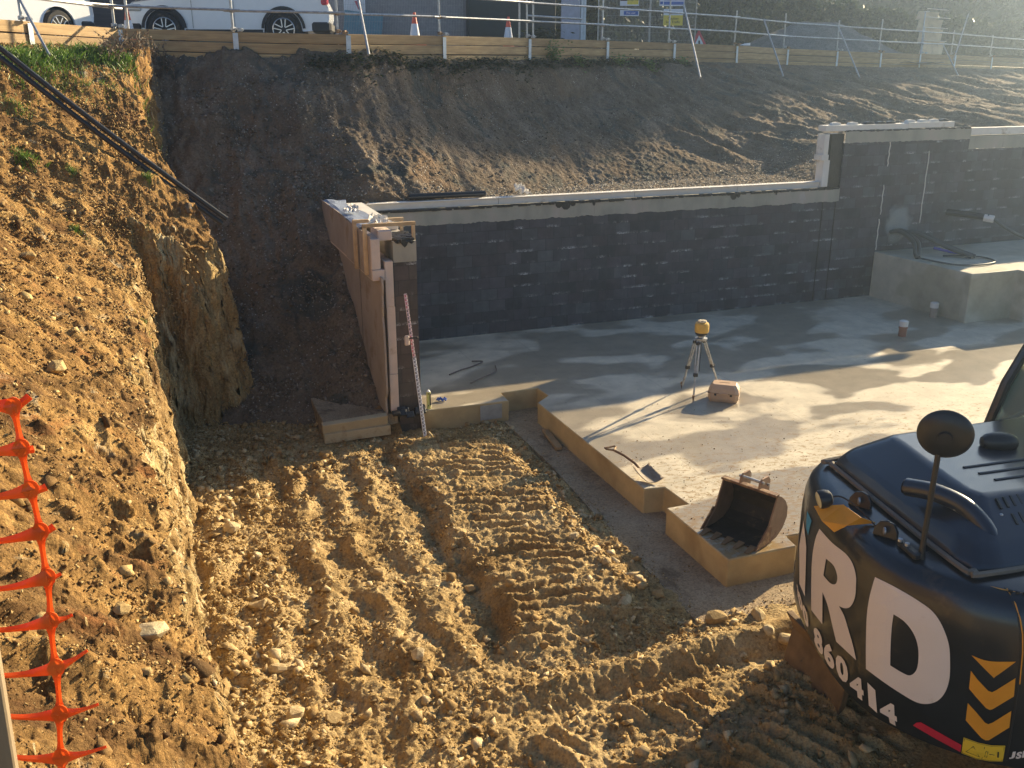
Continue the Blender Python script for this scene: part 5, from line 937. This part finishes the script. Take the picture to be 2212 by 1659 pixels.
# local: opening faces -y; x is the width
prof_o = [(-.36, .015), (-.10, .012), (.10, .04), (.25, .14), (.335, .30), (.33, .46), (.26, .60), (.13, .72), (.05, .76)]     # (y, z) outer shell from lip round the back to the top edge
Wb = .80
q = MB(); vs = []
for x in (-Wb/2, Wb/2): vs += [(x, y, z) for y, z in prof_o]
n = len(prof_o); fs = [(i, i+1, n+i+1, n+i) for i in range(n-1)]; q.add(vs, fs); o = q.build('shell', M['rustdark'], B_, smooth=False); sd = o.modifiers.new('s', 'SOLIDIFY'); sd.thickness = .018
for sx_ in (-1, 1):
    q = MB(); pl_ = prof_o+[(-.12, .28)]; q.prism(pl_, sx_*Wb/2-.010, sx_*Wb/2+.010, Matrix(((0, 0, 1, 0), (1, 0, 0, 0), (0, 1, 0, 0), (0, 0, 0, 1)))); q.build('side_plate', M['mudsteel'] if False else plain('worn_bucket_side', (.24, .155, .10), .65, .15, var=.2, vs=6, bmp=.2, dirt=((.14, .07, .05), 4, .6)), B_)
    q = MB(); q.prism([(-.42, .03), (-.08, .02), (-.06, .28), (-.14, .33)], sx_*(Wb/2+.012)-.009, sx_*(Wb/2+.012)+.009, Matrix(((0, 0, 1, 0), (1, 0, 0, 0), (0, 1, 0, 0), (0, 0, 0, 1)))); q.build('side_cutter', M['rust'], B_)
MB().box((0, .04, .765), (Wb+.02, .09, .04), bev=.005).build('top_beam', M['rust'], B_)
for k in range(5):
    x = -.34+k*.17; q = MB(); q.add([(x-.045, -.34, .0), (x+.045, -.34, .0), (x+.045, -.34, .055), (x-.045, -.34, .055), (x-.025, -.52, .005), (x+.025, -.52, .005), (x+.025, -.52, .015), (x-.025, -.52, .015)], [(0, 1, 2, 3), (7, 6, 5, 4), (0, 4, 5, 1), (1, 5, 6, 2), (2, 6, 7, 3), (3, 7, 4, 0)]); q.build('tooth', M['mudsteel'], B_, bevel=.004)
for sx_ in (-.13, .15):
    q = MB(); q.prism([(.00, .76), (.02, .88), (.07, .93), (.22, .93), (.27, .86), (.26, .64), (.16, .70)], sx_-.012, sx_+.012, Matrix(((0, 0, 1, 0), (1, 0, 0, 0), (0, 1, 0, 0), (0, 0, 0, 1)))); q.build('hanger_ear', plain('worn_ear', (.34, .21, .13), .6, .2, dirt=((.5, .42, .3), 6, .6)), B_)
q = MB(); q.tube([(-.17, .06, .88), (.19, .06, .88)], .022, 12); q.tube([(-.17, .20, .80), (.19, .20, .80)], .022, 12); q.build('pin', M['galv'], B_, smooth=True)
q = MB(); vs = []; fs = []
B_.scale = (.86, .84, .72)

# ------------------------------------------------------------------ excavator
XV = thing('excavator', 'black excavator seen from behind with big cream letters ARD on its counterweight', 'excavator', (6.0, 4.8, -.33))
def xrel(p): return np.array(p)-np.array([6.0, 4.8, -.33])
PC = [(7.6, 6.22), (5.9, 6.35), (5.35, 6.34), (5.12, 6.22), (4.96, 6.0), (4.82, 5.7), (4.66, 5.27), (4.56, 4.87), (4.55, 4.54), (4.62, 4.32), (4.72, 4.12), (4.86, 3.93), (5.02, 3.77), (5.25, 3.62), (5.7, 3.45), (6.5, 3.25), (7.9, 3.0)]
def catmull(P, sub=8):
    P = [np.array(p, float) for p in P]; P = [2*P[0]-P[1]]+P+[2*P[-1]-P[-2]]; out = []
    for i in range(1, len(P)-2):
        for k in range(sub):
            t = k/sub; out.append(.5*((2*P[i])+(-P[i-1]+P[i+1])*t+(2*P[i-1]-5*P[i]+4*P[i+1]-P[i+2])*t*t+(-P[i-1]+3*P[i]-3*P[i+1]+P[i+2])*t**3))
    out.append(P[-2]); return np.array(out)
PLAN = catmull(PC, 6)
tg = np.gradient(PLAN, axis=0); NRM = np.stack([-tg[:, 1], tg[:, 0]], -1); NRM /= np.linalg.norm(NRM, axis=1, keepdims=True)
if (NRM[len(NRM)//2] @ np.array([-1, 0])) < 0: NRM = -NRM
prof_b = [(.10, .40), (.02, .42), (.0, .50), (-.0, 1.35), (.012, 1.50), (.04, 1.60), (.09, 1.67), (.17, 1.70), (.60, 1.71)]     # (inset, z)
q = MB(); n = len(PLAN); vs = []
for ins, z in prof_b:
    for p, m_ in zip(PLAN, NRM): vs.append(xrel((p[0]-m_[0]*ins, p[1]-m_[1]*ins, z)))
q.add(vs, [(i*n+k, i*n+k+1, (i+1)*n+k+1, (i+1)*n+k) for i in range(len(prof_b)-1) for k in range(n-1)])
q.add([xrel((p[0]-m_[0]*.09, p[1]-m_[1]*.09, .40)) for p, m_ in zip(PLAN, NRM)], [tuple(range(n))]); q.add([xrel((p[0]-m_[0]*.5, p[1]-m_[1]*.5, 1.705)) for p, m_ in zip(PLAN, NRM)], [tuple(range(n))])
q.build('counterweight', M['paint'], XV, smooth=True)
def onto(u, v, off=.006):
    d = ray(u, v)/FPX; best = None
    a = PLAN[:-1]; b = PLAN[1:]; e = b-a; den = d[0]*e[:, 1]-d[1]*e[:, 0]; den = np.where(abs(den) < 1e-9, 1e-9, den)
    t = (a[:, 0]*e[:, 1]-a[:, 1]*e[:, 0])/den; s = (a[:, 0]*d[1]-a[:, 1]*d[0])/den
    ok = (s >= -.001) & (s <= 1.001) & (t > 1)
    if not ok.any(): k = np.argmin(np.where(t > 1, np.minimum(abs(s), abs(s-1)), 1e9)); s[k] = np.clip(s[k], 0, 1)
    else: idx = np.where(ok)[0]; k = idx[np.argmin(t[idx])]
    z = CAMZ+t[k]*d[2]; m_ = NRM[k]*(1-s[k])+NRM[k+1]*s[k]; p = a[k]+e[k]*s[k]
    ins = np.interp(z, [.42, .5, 1.35, 1.50, 1.60, 1.67, 1.70], [.02, 0, 0, .012, .04, .09, .17]); return np.array([p[0]+m_[0]*(off-ins), p[1]+m_[1]*(off-ins), min(z, 1.70)])
def decal(name, mat, outer, holes=(), off=.006, label=None, org=(0, 0), sc_=1.0, mx=14):
    loops = [[(org[0]+p[0]*sc_, org[1]+p[1]*sc_) for p in lp] for lp in [outer]+list(holes)]
    flat = [p for lp in loops for p in lp]; tris = geometry.tessellate_polygon([[Vector((p[0], p[1], 0)) for p in lp] for lp in loops])
    T_ = [[flat[i] for i in t] for t in tris]; out = []
    while T_:
        a, b, c = T_.pop(); L_ = [math.dist(a, b), math.dist(b, c), math.dist(c, a)]; k = L_.index(max(L_))
        if L_[k] < mx: out.append((a, b, c)); continue
        if k == 0: m_ = ((a[0]+b[0])/2, (a[1]+b[1])/2); T_ += [(a, m_, c), (m_, b, c)]
        elif k == 1: m_ = ((b[0]+c[0])/2, (b[1]+c[1])/2); T_ += [(a, b, m_), (a, m_, c)]
        else: m_ = ((c[0]+a[0])/2, (c[1]+a[1])/2); T_ += [(a, b, m_), (m_, b, c)]
    vid = {}; q = MB(); vs = []; fs = []
    for tr in out:
        f = []
        for p in tr:
            key = (round(p[0], 2), round(p[1], 2))
            if key not in vid: vid[key] = len(vs); vs.append(xrel(onto(p[0], p[1], off)))
            f.append(vid[key])
        if len(set(f)) == 3: fs.append(f)
    q.add(vs, fs); o = q.build(name, M[mat], XV)
    if label: o['label'] = label
    return o
ZO, ZS = (1681.1, 1061.8), .24
def cr(P, sub=5):     # smooth closed outline; points flagged with a third value stay corners
    out = []; n = len(P)
    for i in range(n):
        p0, p1, p2, p3 = P[i-1], P[i], P[(i+1) % n], P[(i+2) % n]; c1 = len(p1) > 2; c2 = len(p2) > 2
        A = np.array(p1[:2], float) if c1 else np.array(p0[:2], float); B = np.array(p1[:2], float); C_ = np.array(p2[:2], float); D_ = np.array(p2[:2], float) if c2 else np.array(p3[:2], float)
        if c1 and c2: out.append(tuple(B)); continue
        for k in range(sub):
            t = k/sub; q_ = .5*((2*B)+(-A+C_)*t+(2*A-5*B+4*C_-D_)*t*t+(-A+3*B-3*C_+D_)*t**3); out.append(tuple(q_))
    return out
decal('lettering', 'decal', [(234, 262), (259, 500), (246, 945), (197, 830), (196, 480)], org=ZO, sc_=ZS, label='last stroke of the cream letter A')
decal('lettering', 'decal', cr([(370, 335, 1), (480, 460), (600, 560), (664, 650), (700, 760), (705, 870), (693, 965), (655, 1035), (605, 1050), (553, 1030, 1), (600, 1120), (640, 1250), (680, 1390), (708, 1518, 1), (528, 1350, 1), (490, 1190), (450, 1020), (405, 905, 1), (403, 1195, 1), (303, 1065, 1), (304, 800), (312, 600), (335, 450)]),
      [cr([(437, 605, 1), (500, 660), (533, 735), (537, 800), (515, 835), (470, 820), (413, 755, 1)])], org=ZO, sc_=ZS, label='cream letter R')
decal('lettering', 'decal', cr([(862, 772, 1), (1050, 870), (1270, 995), (1400, 1095), (1488, 1230), (1538, 1380), (1548, 1530), (1542, 1680), (1505, 1800), (1435, 1880), (1340, 1908), (1240, 1890), (1100, 1810), (950, 1710), (795, 1595, 1), (796, 1300), (810, 1050)]),
      [cr([(1042, 1102, 1), (1130, 1160), (1200, 1240), (1245, 1330), (1265, 1430), (1262, 1540), (1240, 1615), (1185, 1652), (1110, 1622), (1012, 1562, 1), (1015, 1400), (1025, 1230)])], org=ZO, sc_=ZS, label='cream letter D')
decal('blue_mark', 'blue', [(262, 175), (303, 265), (275, 395), (257, 330)], org=ZO, sc_=ZS)
C9 = (1681.1, 1260.9)     # origin of the lower close-up
decal('chevron', 'orange', cr([(1740, 640, 1), (1850, 682), (1950, 697), (2140, 697, 1), (1960, 828), (1925, 828)]), org=C9, sc_=ZS, label='top amber chevron, a filled triangle')
decal('chevron', 'orange', [(1735, 780), (1800, 865), (1890, 960), (1925, 972), (1960, 955), (2135, 845), (2120, 1010), (1930, 1125), (1905, 1132), (1870, 1115), (1780, 1015), (1718, 940)], org=C9, sc_=ZS, label='middle amber chevron')
decal('chevron', 'orange', [(1707, 1070), (1780, 1150), (1860, 1245), (1890, 1260), (1930, 1245), (2098, 1140), (2078, 1290), (1895, 1405), (1865, 1405), (1830, 1385), (1740, 1285), (1688, 1225)], org=C9, sc_=ZS, label='bottom amber chevron')
decal('reflective_strip', 'redref', [(1215, 1272), (1245, 1248), (1285, 1243), (1650, 1448), (1640, 1522)], org=C9, sc_=ZS)
decal('warning_label', 'yellow', [(1670, 1378), (1800, 1425), (1920, 1450), (2043, 1452), (2018, 1603), (1900, 1605), (1780, 1585), (1648, 1530)], org=C9, sc_=ZS, off=.007, mx=9)
for P_, w_ in (([(1757, 1458), (1810, 1560), (1690, 1510), (1757, 1458)], 5), ([(1858, 1463), (1832, 1585)], 4), ([(1870, 1503), (1888, 1508), (1876, 1562), (1858, 1556), (1870, 1503)], 4), ([(1900, 1530), (1945, 1536)], 5), ([(1980, 1508), (1976, 1555)], 12), ([(1678, 1388), (1800, 1432), (1920, 1458), (2034, 1461), (2012, 1596), (1900, 1597), (1780, 1577), (1658, 1526), (1678, 1388)], 3)):
    q = MB(); q.tube([xrel(onto(C9[0]+p[0]*ZS, C9[1]+p[1]*ZS, .008)) for p in P_], w_*ZS*.0022, 4); q.build('label_symbol', M['ink'], XV)
# the row of digits: glyph outlines laid along the lower edge of the counterweight
def digit(dx, dy, ch, c, ex, ey):   # c = centre pixel, ex / ey = pixel vectors of one glyph width / height
    me = text_mesh(ch, 1.0, extrude=0, offset=.05); vs = [v.co[:] for v in me.vertices]; fs = [list(p.vertices) for p in me.polygons]; q = MB()
    xs_ = [v[0] for v in vs]; ys_ = [v[1] for v in vs]; cx_, cy_ = (min(xs_)+max(xs_))/2, (min(ys_)+max(ys_))/2; wx, wy = max(xs_)-min(xs_), max(ys_)-min(ys_)
    q.add([xrel(onto(c[0]+ex[0]*(v[0]-cx_)/wx+ey[0]*(v[1]-cy_)/wy, c[1]+ex[1]*(v[0]-cx_)/wx+ey[1]*(v[1]-cy_)/wy, .007)) for v in vs], fs); q.build('phone_digit', M['decal'], XV)
for ch, (cx_, cy_), (wx, wy), (hx_, hy_) in (('0', (205, 155), (24, 44), (-16, -125)), ('0', (252, 290), (34, 58), (-18, -140)), ('3', (183, 70), (10, 30), (-6, -85)), ('8', (368, 515), (56, 62), (-14, -165)), ('6', (463, 640), (66, 66), (-12, -170)), ('0', (580, 765), (78, 66), (-12, -170)), ('4', (712, 922), (88, 62), (-8, -150)), ('1', (850, 1025), (50, 50), (-10, -160)), ('4', (995, 1155), (108, 62), (-6, -150))):
    digit(0, 0, ch, (C9[0]+cx_*ZS, C9[1]+cy_*ZS), (wx*ZS*1.4, wy*ZS*1.4), (hx_*ZS*1.3, hy_*ZS*1.3))
for ch, cxp in (('J', 2106), ('S', 2165)): digit(0, 0, ch, (C9[0]+cxp*ZS, C9[1]+1538*ZS), (50*ZS, -6*ZS), (14*ZS, -62*ZS))
for ch, cxp in (('1', 2215), ('3', 2262), ('0', 2315)): digit(0, 0, ch, (C9[0]+cxp*ZS, C9[1]+1528*ZS), (38*ZS, -5*ZS), (12*ZS, -62*ZS))
q = MB(); q.tube([xrel(onto(C9[0]+u*ZS, C9[1]+v*ZS, .0)) for u, v in ((2040, 120), (2120, 220), (2165, 330), (2185, 460), (2185, 620), (2160, 900), (2125, 1150), (2085, 1400), (2050, 1600))], .008, 5); q.build('door_seam', M['trim'], XV)
q = MB(); q.tube([xrel(onto(C9[0]+u*ZS, C9[1]+v*ZS, .004)) for u, v in ((2060, 130), (2140, 230), (2183, 340), (2200, 460), (2198, 620), (2172, 900))], .005, 5); q.build('door_edge', M['orange'], XV)
# engine hood: seal, bevelled cover, ribs, louvres, exhaust cowl
base = [(5.40, 6.12), (5.26, 6.05), (5.20, 5.85), (4.93, 4.36), (4.97, 4.20), (5.12, 4.13), (7.3, 3.95), (7.5, 6.0)]
mid_ = [(5.44, 6.04), (5.33, 5.98), (5.27, 5.83), (5.02, 4.44), (5.05, 4.31), (5.16, 4.25), (7.3, 4.07), (7.45, 5.92)]
top_ = [(5.62, 5.78), (5.56, 5.72), (5.54, 5.60), (5.38, 4.95), (5.34, 4.72), (5.38, 4.60), (7.3, 4.35), (7.4, 5.70)]
q = MB(); vs = [xrel((x, y, z)) for P_, z in ((base, 1.70), (base, 1.75), (mid_, 1.86), (top_, 2.06)) for x, y in P_]; q.add(vs, [(i*8+k, i*8+(k+1) % 8, i*8+8+(k+1) % 8, i*8+8+k) for i in range(3) for k in range(8)]+[tuple(range(24, 32))]); o = q.build('engine_hood', M['paint2'], XV, bevel=.045); o.modifiers['b'].segments = 5; o.modifiers['b'].angle_limit = R(8); o.modifiers['b'].harden_normals = True; o.data.polygons.foreach_set('use_smooth', [True]*len(o.data.polygons))
q = MB(); q.tube([xrel((x, y, 1.735)) for x, y in catmull([(7.4, 6.03)]+[(x-.01, y) for x, y in base[:7]], 5)], .022, 6); q.build('hood_seal', plain('dusty_seal', (.17, .14, .11), .8), XV)
for k in range(3):
    q = MB(); q.tube([xrel((5.62+.02*k, 5.02-.13*k, 2.060)), xrel((7.1, 4.90-.13*k, 2.060))], .014, 6); q.build('hood_rib', M['paint'], XV, smooth=True)
for r0 in range(2):
    for k in range(6):
        y_ = 4.37+.0*k; q = MB(); q.box(tuple(xrel((5.44+k*.065+r0*.03, 4.505-.125*r0, 2.022-.070*r0))), (.024, .095, .010), M=Matrix.Rotation(R(29.7), 4, 'X') @ Matrix.Rotation(R(-14), 4, 'Z'), bev=.004); q.build('louvre_slot', M['ink'], XV)
q = MB(); q.tube([xrel(p) for p in catmull([(5.06, 5.00, 2.00), (5.13, 4.80, 2.03), (5.21, 4.60, 2.00), (5.24, 4.44, 1.92), (5.24, 4.33, 1.82)], 5)], .068, 16); q.build('exhaust_cowl', M['paint2'], XV, smooth=True)
q = MB(); q.lathe(tuple(xrel((5.055, 5.012, 1.998))), [(.056, 0), (.056, .004), (.03, .005)], 16, M=Vector((-.33, .94, -.1)).to_track_quat('Z', 'Y').to_matrix().to_4x4()); q.build('exhaust_mouth', M['ink'], XV)
for x, y, z in ((5.16, 4.62, 1.965), (5.40, 4.44, 1.965), (5.22, 4.50, 1.985)): q = MB(); q.lathe(tuple(xrel((x, y, z))), [(.016, 0), (.016, .008), (.008, .014)], 10); q.build('hood_bolt', M['galv'], XV, smooth=True)
# lifting lugs, camera lamp on its amber bracket, mirror
for (u, v) in ((1857, 1095), (1912, 1160)):
    p = atz(u, v, 1.70); q = MB(); q.prism([(-.09, 0), (.09, 0), (.085, .06), (.05, .115), (0, .13), (-.05, .115), (-.085, .06)], -.018, .018, Matrix.Translation(xrel(p)) @ Matrix.Rotation(R(-60), 4, 'Z') @ Matrix.Rotation(R(80), 4, 'X')); q.build('lifting_lug', M['black'], XV, bevel=.006)
    q = MB(); q.lathe(tuple(xrel(p+np.array([-.025, -.02, .065]))), [(.028, 0), (.028, .012), (.015, .014)], 12, M=Matrix.Rotation(R(-90), 4, 'Y') @ Matrix.Rotation(R(-30), 4, 'X')); q.build('lug_ring', M['galv'], XV, smooth=True)
pA = atz(1758, 1100, 1.74); q = MB(); Pb = [(1758, 1093, 1.76), (1822, 1090, 1.80), (1860, 1118, 1.77), (1892, 1130, 1.715), (1830, 1135, 1.70), (1802, 1150, 1.62), (1775, 1125, 1.68)]
vs = [xrel(atz(u, v, z)) for u, v, z in Pb]; q.add(vs, [(0, 1, 6), (1, 2, 4, 6), (2, 3, 4), (4, 5, 6)]); o = q.build('amber_bracket', M['orange'], XV); o.modifiers.new('s', 'SOLIDIFY').thickness = -.012
pl_ = atz(1778, 1078, 1.84); q = MB(); q.lathe((0, 0, 0), [(.030, -.07), (.058, -.055), (.072, -.02), (.075, .02), (.066, .035)], 22, M=Matrix.Identity(4)); o = q.build('work_lamp', M['black'], XV, smooth=True); o.location = xrel(pl_); o.rotation_euler = (R(70), 0, R(-125+50)); o.rotation_euler = Vector((-.90, .30, -.22)).to_track_quat('Z', 'Y').to_euler()
q = MB(); q.lathe((0, 0, .036), [(.063, 0), (.05, .006), (.01, .008)], 22); o = q.build('lamp_lens', plain('lamp_lens', (.62, .58, .36), .25), XV, smooth=True); o.location = xrel(pl_); o.rotation_euler = Vector((-.90, .30, -.22)).to_track_quat('Z', 'Y').to_euler()
q = MB(); q.tube([xrel(p) for p in catmull([pl_+np.array([.06, .02, -.01]), pl_+np.array([.16, -.02, .0]), pl_+np.array([.24, -.16, -.07]), pl_+np.array([.26, -.30, -.13])], 5)], .007, 6); q.build('lamp_cable', M['black'], XV, smooth=True)
pm = atz(1990, 1200, 1.72)
mz = None
for z in np.arange(1.9, 3.0, .01):
    if atz(2040, 938, z)[0] < pm[0]+.02: mz = z; break
mz = mz or 2.5; q = MB(); q.tube([xrel((pm[0], pm[1], 1.70)), xrel((pm[0], pm[1], 1.80)), xrel((pm[0]+.01, pm[1], mz))], [.03, .020, .020], 12); q.build('mirror_stalk', M['black'], XV, smooth=True)
mc = atz(2042, 938, mz); q = MB(); q.lathe((0, 0, 0), [(.03, -.055), (.10, -.050), (.155, -.030), (.178, -.006), (.180, .006), (.172, .014), (.166, .012)], 40); o = q.build('round_mirror', M['black'], XV, smooth=True); o.location = xrel(mc); o.rotation_euler = Vector((.62, .62, .12)).to_track_quat('Z', 'Y').to_euler()
q = MB(); q.lathe(tuple(mc-np.array([6.0, 4.8, -.33])), [(.05, -.075), (.05, -.05)], 16); q = MB(); q.lathe((0, 0, 0), [(.045, -.075), (.05, -.05), (.05, -.045)], 16); o = q.build('mirror_boss', M['trim'], XV, smooth=True); o.location = xrel(mc); o.rotation_euler = Vector((.62, .62, .12)).to_track_quat('Z', 'Y').to_euler()
q = MB(); c_ = atz(1990, 1180, 1.72); q.box(tuple(xrel((pm[0]-.03, pm[1]+.09, 1.73))), (.06, .24, .05), M=Matrix.Rotation(R(-12), 4, 'Z'), bev=.012); q.build('stalk_bracket', M['black'], XV)
for dy_ in (.10, .17): q = MB(); q.lathe(tuple(xrel((pm[0]-.04, pm[1]+dy_, 1.755))), [(.018, 0), (.018, .02), (.01, .024)], 10); q.build('bracket_bolt', M['galv'], XV, smooth=True)
for a_, b_ in (((6.02, 5.62, 2.05), (.26, .16, .12)),):
    pm2 = atz(2158, 955, 2.1); q = MB(); rr_ = []
    for i in range(9):
        t = i/8*math.pi; rr_.append((max(.004, .085*math.sin(t)**.7), -.15*math.cos(t)))
    q.lathe((0, 0, 0), rr_, 18); o = q.build('rounded_housing', M['black'], XV, smooth=True); o.location = xrel(pm2); o.rotation_euler = (0, R(90), R(-22))
# amber slotted handle plate at the right of the hood
q = MB(); vs = [xrel(onto(u, v, .02)) for u, v in ((2138, 1262), (2212, 1250), (2260, 1246), (2260, 1288), (2212, 1290), (2163, 1296))]; q.add(vs, [tuple(range(6))]); o = q.build('amber_plate', M['orange'], XV)
for u in (2185, 2204, 2224): q = MB(); q.tube([xrel(onto(u, 1262, .026)), xrel(onto(u+8, 1282, .026))], .010, 6); q.build('plate_slot', M['ink'], XV)
# cab on the far side
q = MB(); cb = [(6.93, 6.02), (6.80, 5.2), (6.85, 4.9), (8.3, 4.7), (8.6, 6.0)]; ct = [(7.25, 5.95), (7.15, 5.3), (7.2, 5.05), (8.3, 4.9), (8.4, 5.9)]
lv = [(cb, 1.0, 0), (cb, 1.80, 0), (ct, 2.72, 1), ([(x+.12 if x < 8 else x, y) for x, y in ct], 2.82, 1)]; vs = [xrel((x, y, z)) for P_, z, _ in lv for x, y in P_]
fr_ = MB()
for k in range(5): fr_.tube([vs[5+k], vs[5+k]*.5+vs[10+k]*.5+np.array([-.05 if k < 3 else 0, 0, .02]), vs[10+k]], .045, 8)
fr_.tube([vs[5+k] for k in range(5)]+[vs[5]], .045, 8); fr_.tube([vs[10+k] for k in range(5)]+[vs[10]], .05, 8); fr_.add(vs[:10], [(k, (k+1) % 5, 5+(k+1) % 5, 5+k) for k in range(5)]); fr_.add(vs[10:], [(k, (k+1) % 5, 5+(k+1) % 5, 5+k) for k in range(5)]+[(5, 6, 7, 8, 9)])
fr_.build('cab_frame', M['paint'], XV, smooth=True); q.add(vs[5:15], [(k, (k+1) % 5, 5+(k+1) % 5, 5+k) for k in range(5)]); q.build('cab_window', M['cabglass'], XV)
q = MB(); q.box(tuple(xrel((7.6, 5.45, 1.75))), (.5, .5, .9), bev=.08); q.build('seat', M['trim'], XV)
# undercarriage and dozer blade
for y in (3.75, 5.65):
    q = MB(); q.prism([(x, z) for x, z in [(-1.5+.34*(1-math.cos(a)) if False else 0, 0) for a in []]]+[(-1.45, .12), (-1.30, 0), (1.3, 0), (1.45, .12), (1.5, .36), (1.42, .60), (1.25, .72), (-1.25, .72), (-1.42, .60), (-1.5, .36)], -.2, .2, Matrix.Translation((.75, y-4.8, 0)) @ Matrix.Rotation(R(90), 4, 'X')); q.build('crawler_track', M['mudsteel'], XV, bevel=.02)
q = MB(); q.box((.9, -.1, .62), (1.6, 1.5, .3), bev=.05); q.build('undercarriage', M['mudsteel'], XV)
q = MB(); vs = [xrel(p) for p in ((5.06, 6.22, .20), (4.97, 5.35, .20), (5.06, 5.35, .02), (5.02, 5.35, -.33), (5.08, 6.22, -.33), (5.16, 6.22, .02))]; vs2 = [v+np.array([.07, 0, .0]) for v in vs]; q.add(vs+vs2, [(0, 1, 2, 5), (5, 2, 3, 4), (6, 11, 8, 7), (11, 10, 9, 8), (0, 6, 7, 1), (3, 9, 10, 4), (1, 7, 8, 2), (2, 8, 9, 3), (0, 5, 11, 6), (5, 4, 10, 11)]); q.build('dozer_blade', M['mudsteel'], XV, bevel=.012)
# boom on the far right, outside the frame but casting its shadow
q = MB(); q.prism([(1.9, 1.2), (2.3, 1.2), (3.6, 3.4), (5.2, 3.2), (5.3, 3.5), (3.5, 3.8)], -.16, .16, Matrix.Translation((.4, -.5, 0)) @ Matrix.Rotation(R(90), 4, 'X')); q.build('boom', M['orange'], XV, bevel=.03)

# ------------------------------------------------------------------ orange barrier mesh at the left edge, with its stake
nodes = [(28, 878), (46, 968), (66, 1058), (87, 1149), (102, 1248), (109, 1342), (121, 1443), (129, 1543), (132, 1637), (136, 1735)]
yB = at(28, 878, 1.9)[1]; base_ = at(28, 878, 1.9)
BM = thing('barrier_mesh', 'orange plastic barrier mesh with a ragged cut edge hanging at the left', 'barrier mesh', tuple(base_))
def bp(u, v, dy=0): p = pix_at_y(u, v, yB+dy); return p-base_
vert = MB(); rndm = random.Random(4)
def ribbon(q, P, Wd_, thick=.0012):
    P = [np.array(p) for p in P]; vs = []
    for i, p in enumerate(P):
        t = P[min(i+1, len(P)-1)]-P[max(i-1, 0)]; t /= np.linalg.norm(t); side = np.cross(t, np.array([.1, -1, .15])); side /= np.linalg.norm(side); w_ = Wd_[i]/2; nn = np.cross(side, t)*thick*2
        vs += [p-side*w_, p+nn*1.5, p+side*w_, p-nn*1.5]
    q.add(vs, [(i*4+k, i*4+(k+1) % 4, i*4+4+(k+1) % 4, i*4+4+k) for i in range(len(P)-1) for k in range(4)]+[(0, 1, 2, 3), tuple(range(len(vs)-4, len(vs)))])
UPS = (-14, 4, 10, 12, 14, 10, 8, 0, -5, -6)
for ci, i, (u, v) in [(c_, i_, (n_[0]-150*c_, n_[1]+2*UPS[i_]*c_)) for c_ in range(4) for i_, n_ in enumerate(nodes)]:
    if i+1 < len(nodes):
        u2, v2 = nodes[i+1][0]-150*ci, nodes[i+1][1]+2*UPS[i+1]*ci; P = []; W_ = []
        for k in range(13):
            t = k/12; tw = .006*math.sin(math.pi*t)*rndm.uniform(.6, 1); P.append(bp(u+(u2-u)*t+3*math.sin(math.pi*t*1.0)*((-1)**i)*.4, v+(v2-v)*t, tw)); W_.append(.0112+.027*abs(2*t-1)**3.0)
        ribbon(vert, P, W_)
    # left strand, sagging, and the cut stub on the right
    up_ = (-14, 4, 10, 12, 14, 10, 8, 0, -5, -6)[i]; P = []; W_ = []
    for k in range(12):
        t = k/11; P.append(bp(u-(150)*t*1.0, v+up_*t*2.0+6*math.sin(math.pi*t), .004*math.sin(5*t+i))); W_.append(.0118+.026*(1-t)**3.5)
    ribbon(vert, P, W_)
    if ci: continue
    ln, rs = ((36, -22), (27, 2), (34, -6), (30, -12), (30, -9), (48, -14), (68, -38), (84, -22), (98, -24), (100, -20))[i]; P = []; W_ = []
    for k in range(9):
        t = k/8; P.append(bp(u+ln*t, v+rs*t+3*math.sin(math.pi*t), .010*t)); W_.append(.0118+.026*(1-t)**3+(.005 if i < 4 else -.004)*t)
    ribbon(vert, P, W_)
    P = [bp(u+19*math.cos(a), v+20*math.sin(a), -.001) for a in np.linspace(0, 6.2832, 17)[:-1]]; P2 = [p+np.array([0, .003, 0]) for p in P]; vert.add([bp(u, v, -.0015)]+P+P2, [(0, 1+k, 1+(k+1) % 16) for k in range(16)]+[(1+k, 17+k, 17+(k+1) % 16, 1+(k+1) % 16) for k in range(16)])
vert.build('mesh_strands', M['barrier'], BM, smooth=True)
q = MB(); a_ = pix_at_y(-22, 1380, 1.50); b_ = pix_at_y(2, 1760, 1.50); q.box(((a_+b_)/2)[:], (.045, .03, 1.2), M=Matrix.Rotation(R(2), 4, 'Y'), bev=.003); o = q.build('wooden_stake', M['stake']); tag(o, 'grey wooden stake at the bottom left corner', 'stake')

# ------------------------------------------------------------------ haze
HAZE = .0026
if HAZE:
    m = bpy.data.materials.new('haze'); m.use_nodes = True; t = m.node_tree; t.nodes.clear(); pv = t.nodes.new('ShaderNodeVolumePrincipled'); pv.inputs['Color'].default_value = (.58, .76, 1.0, 1); pv.inputs['Density'].default_value = HAZE; pv.inputs['Anisotropy'].default_value = .82
    ou = t.nodes.new('ShaderNodeOutputMaterial'); t.links.new(pv.outputs[0], ou.inputs['Volume'])
    q = MB(); q.box((30, 75, 11.4), (340, 190, 25.8)); o = q.build('haze', m); tag(o, 'thin bright air over the site', 'haze', kind='stuff')
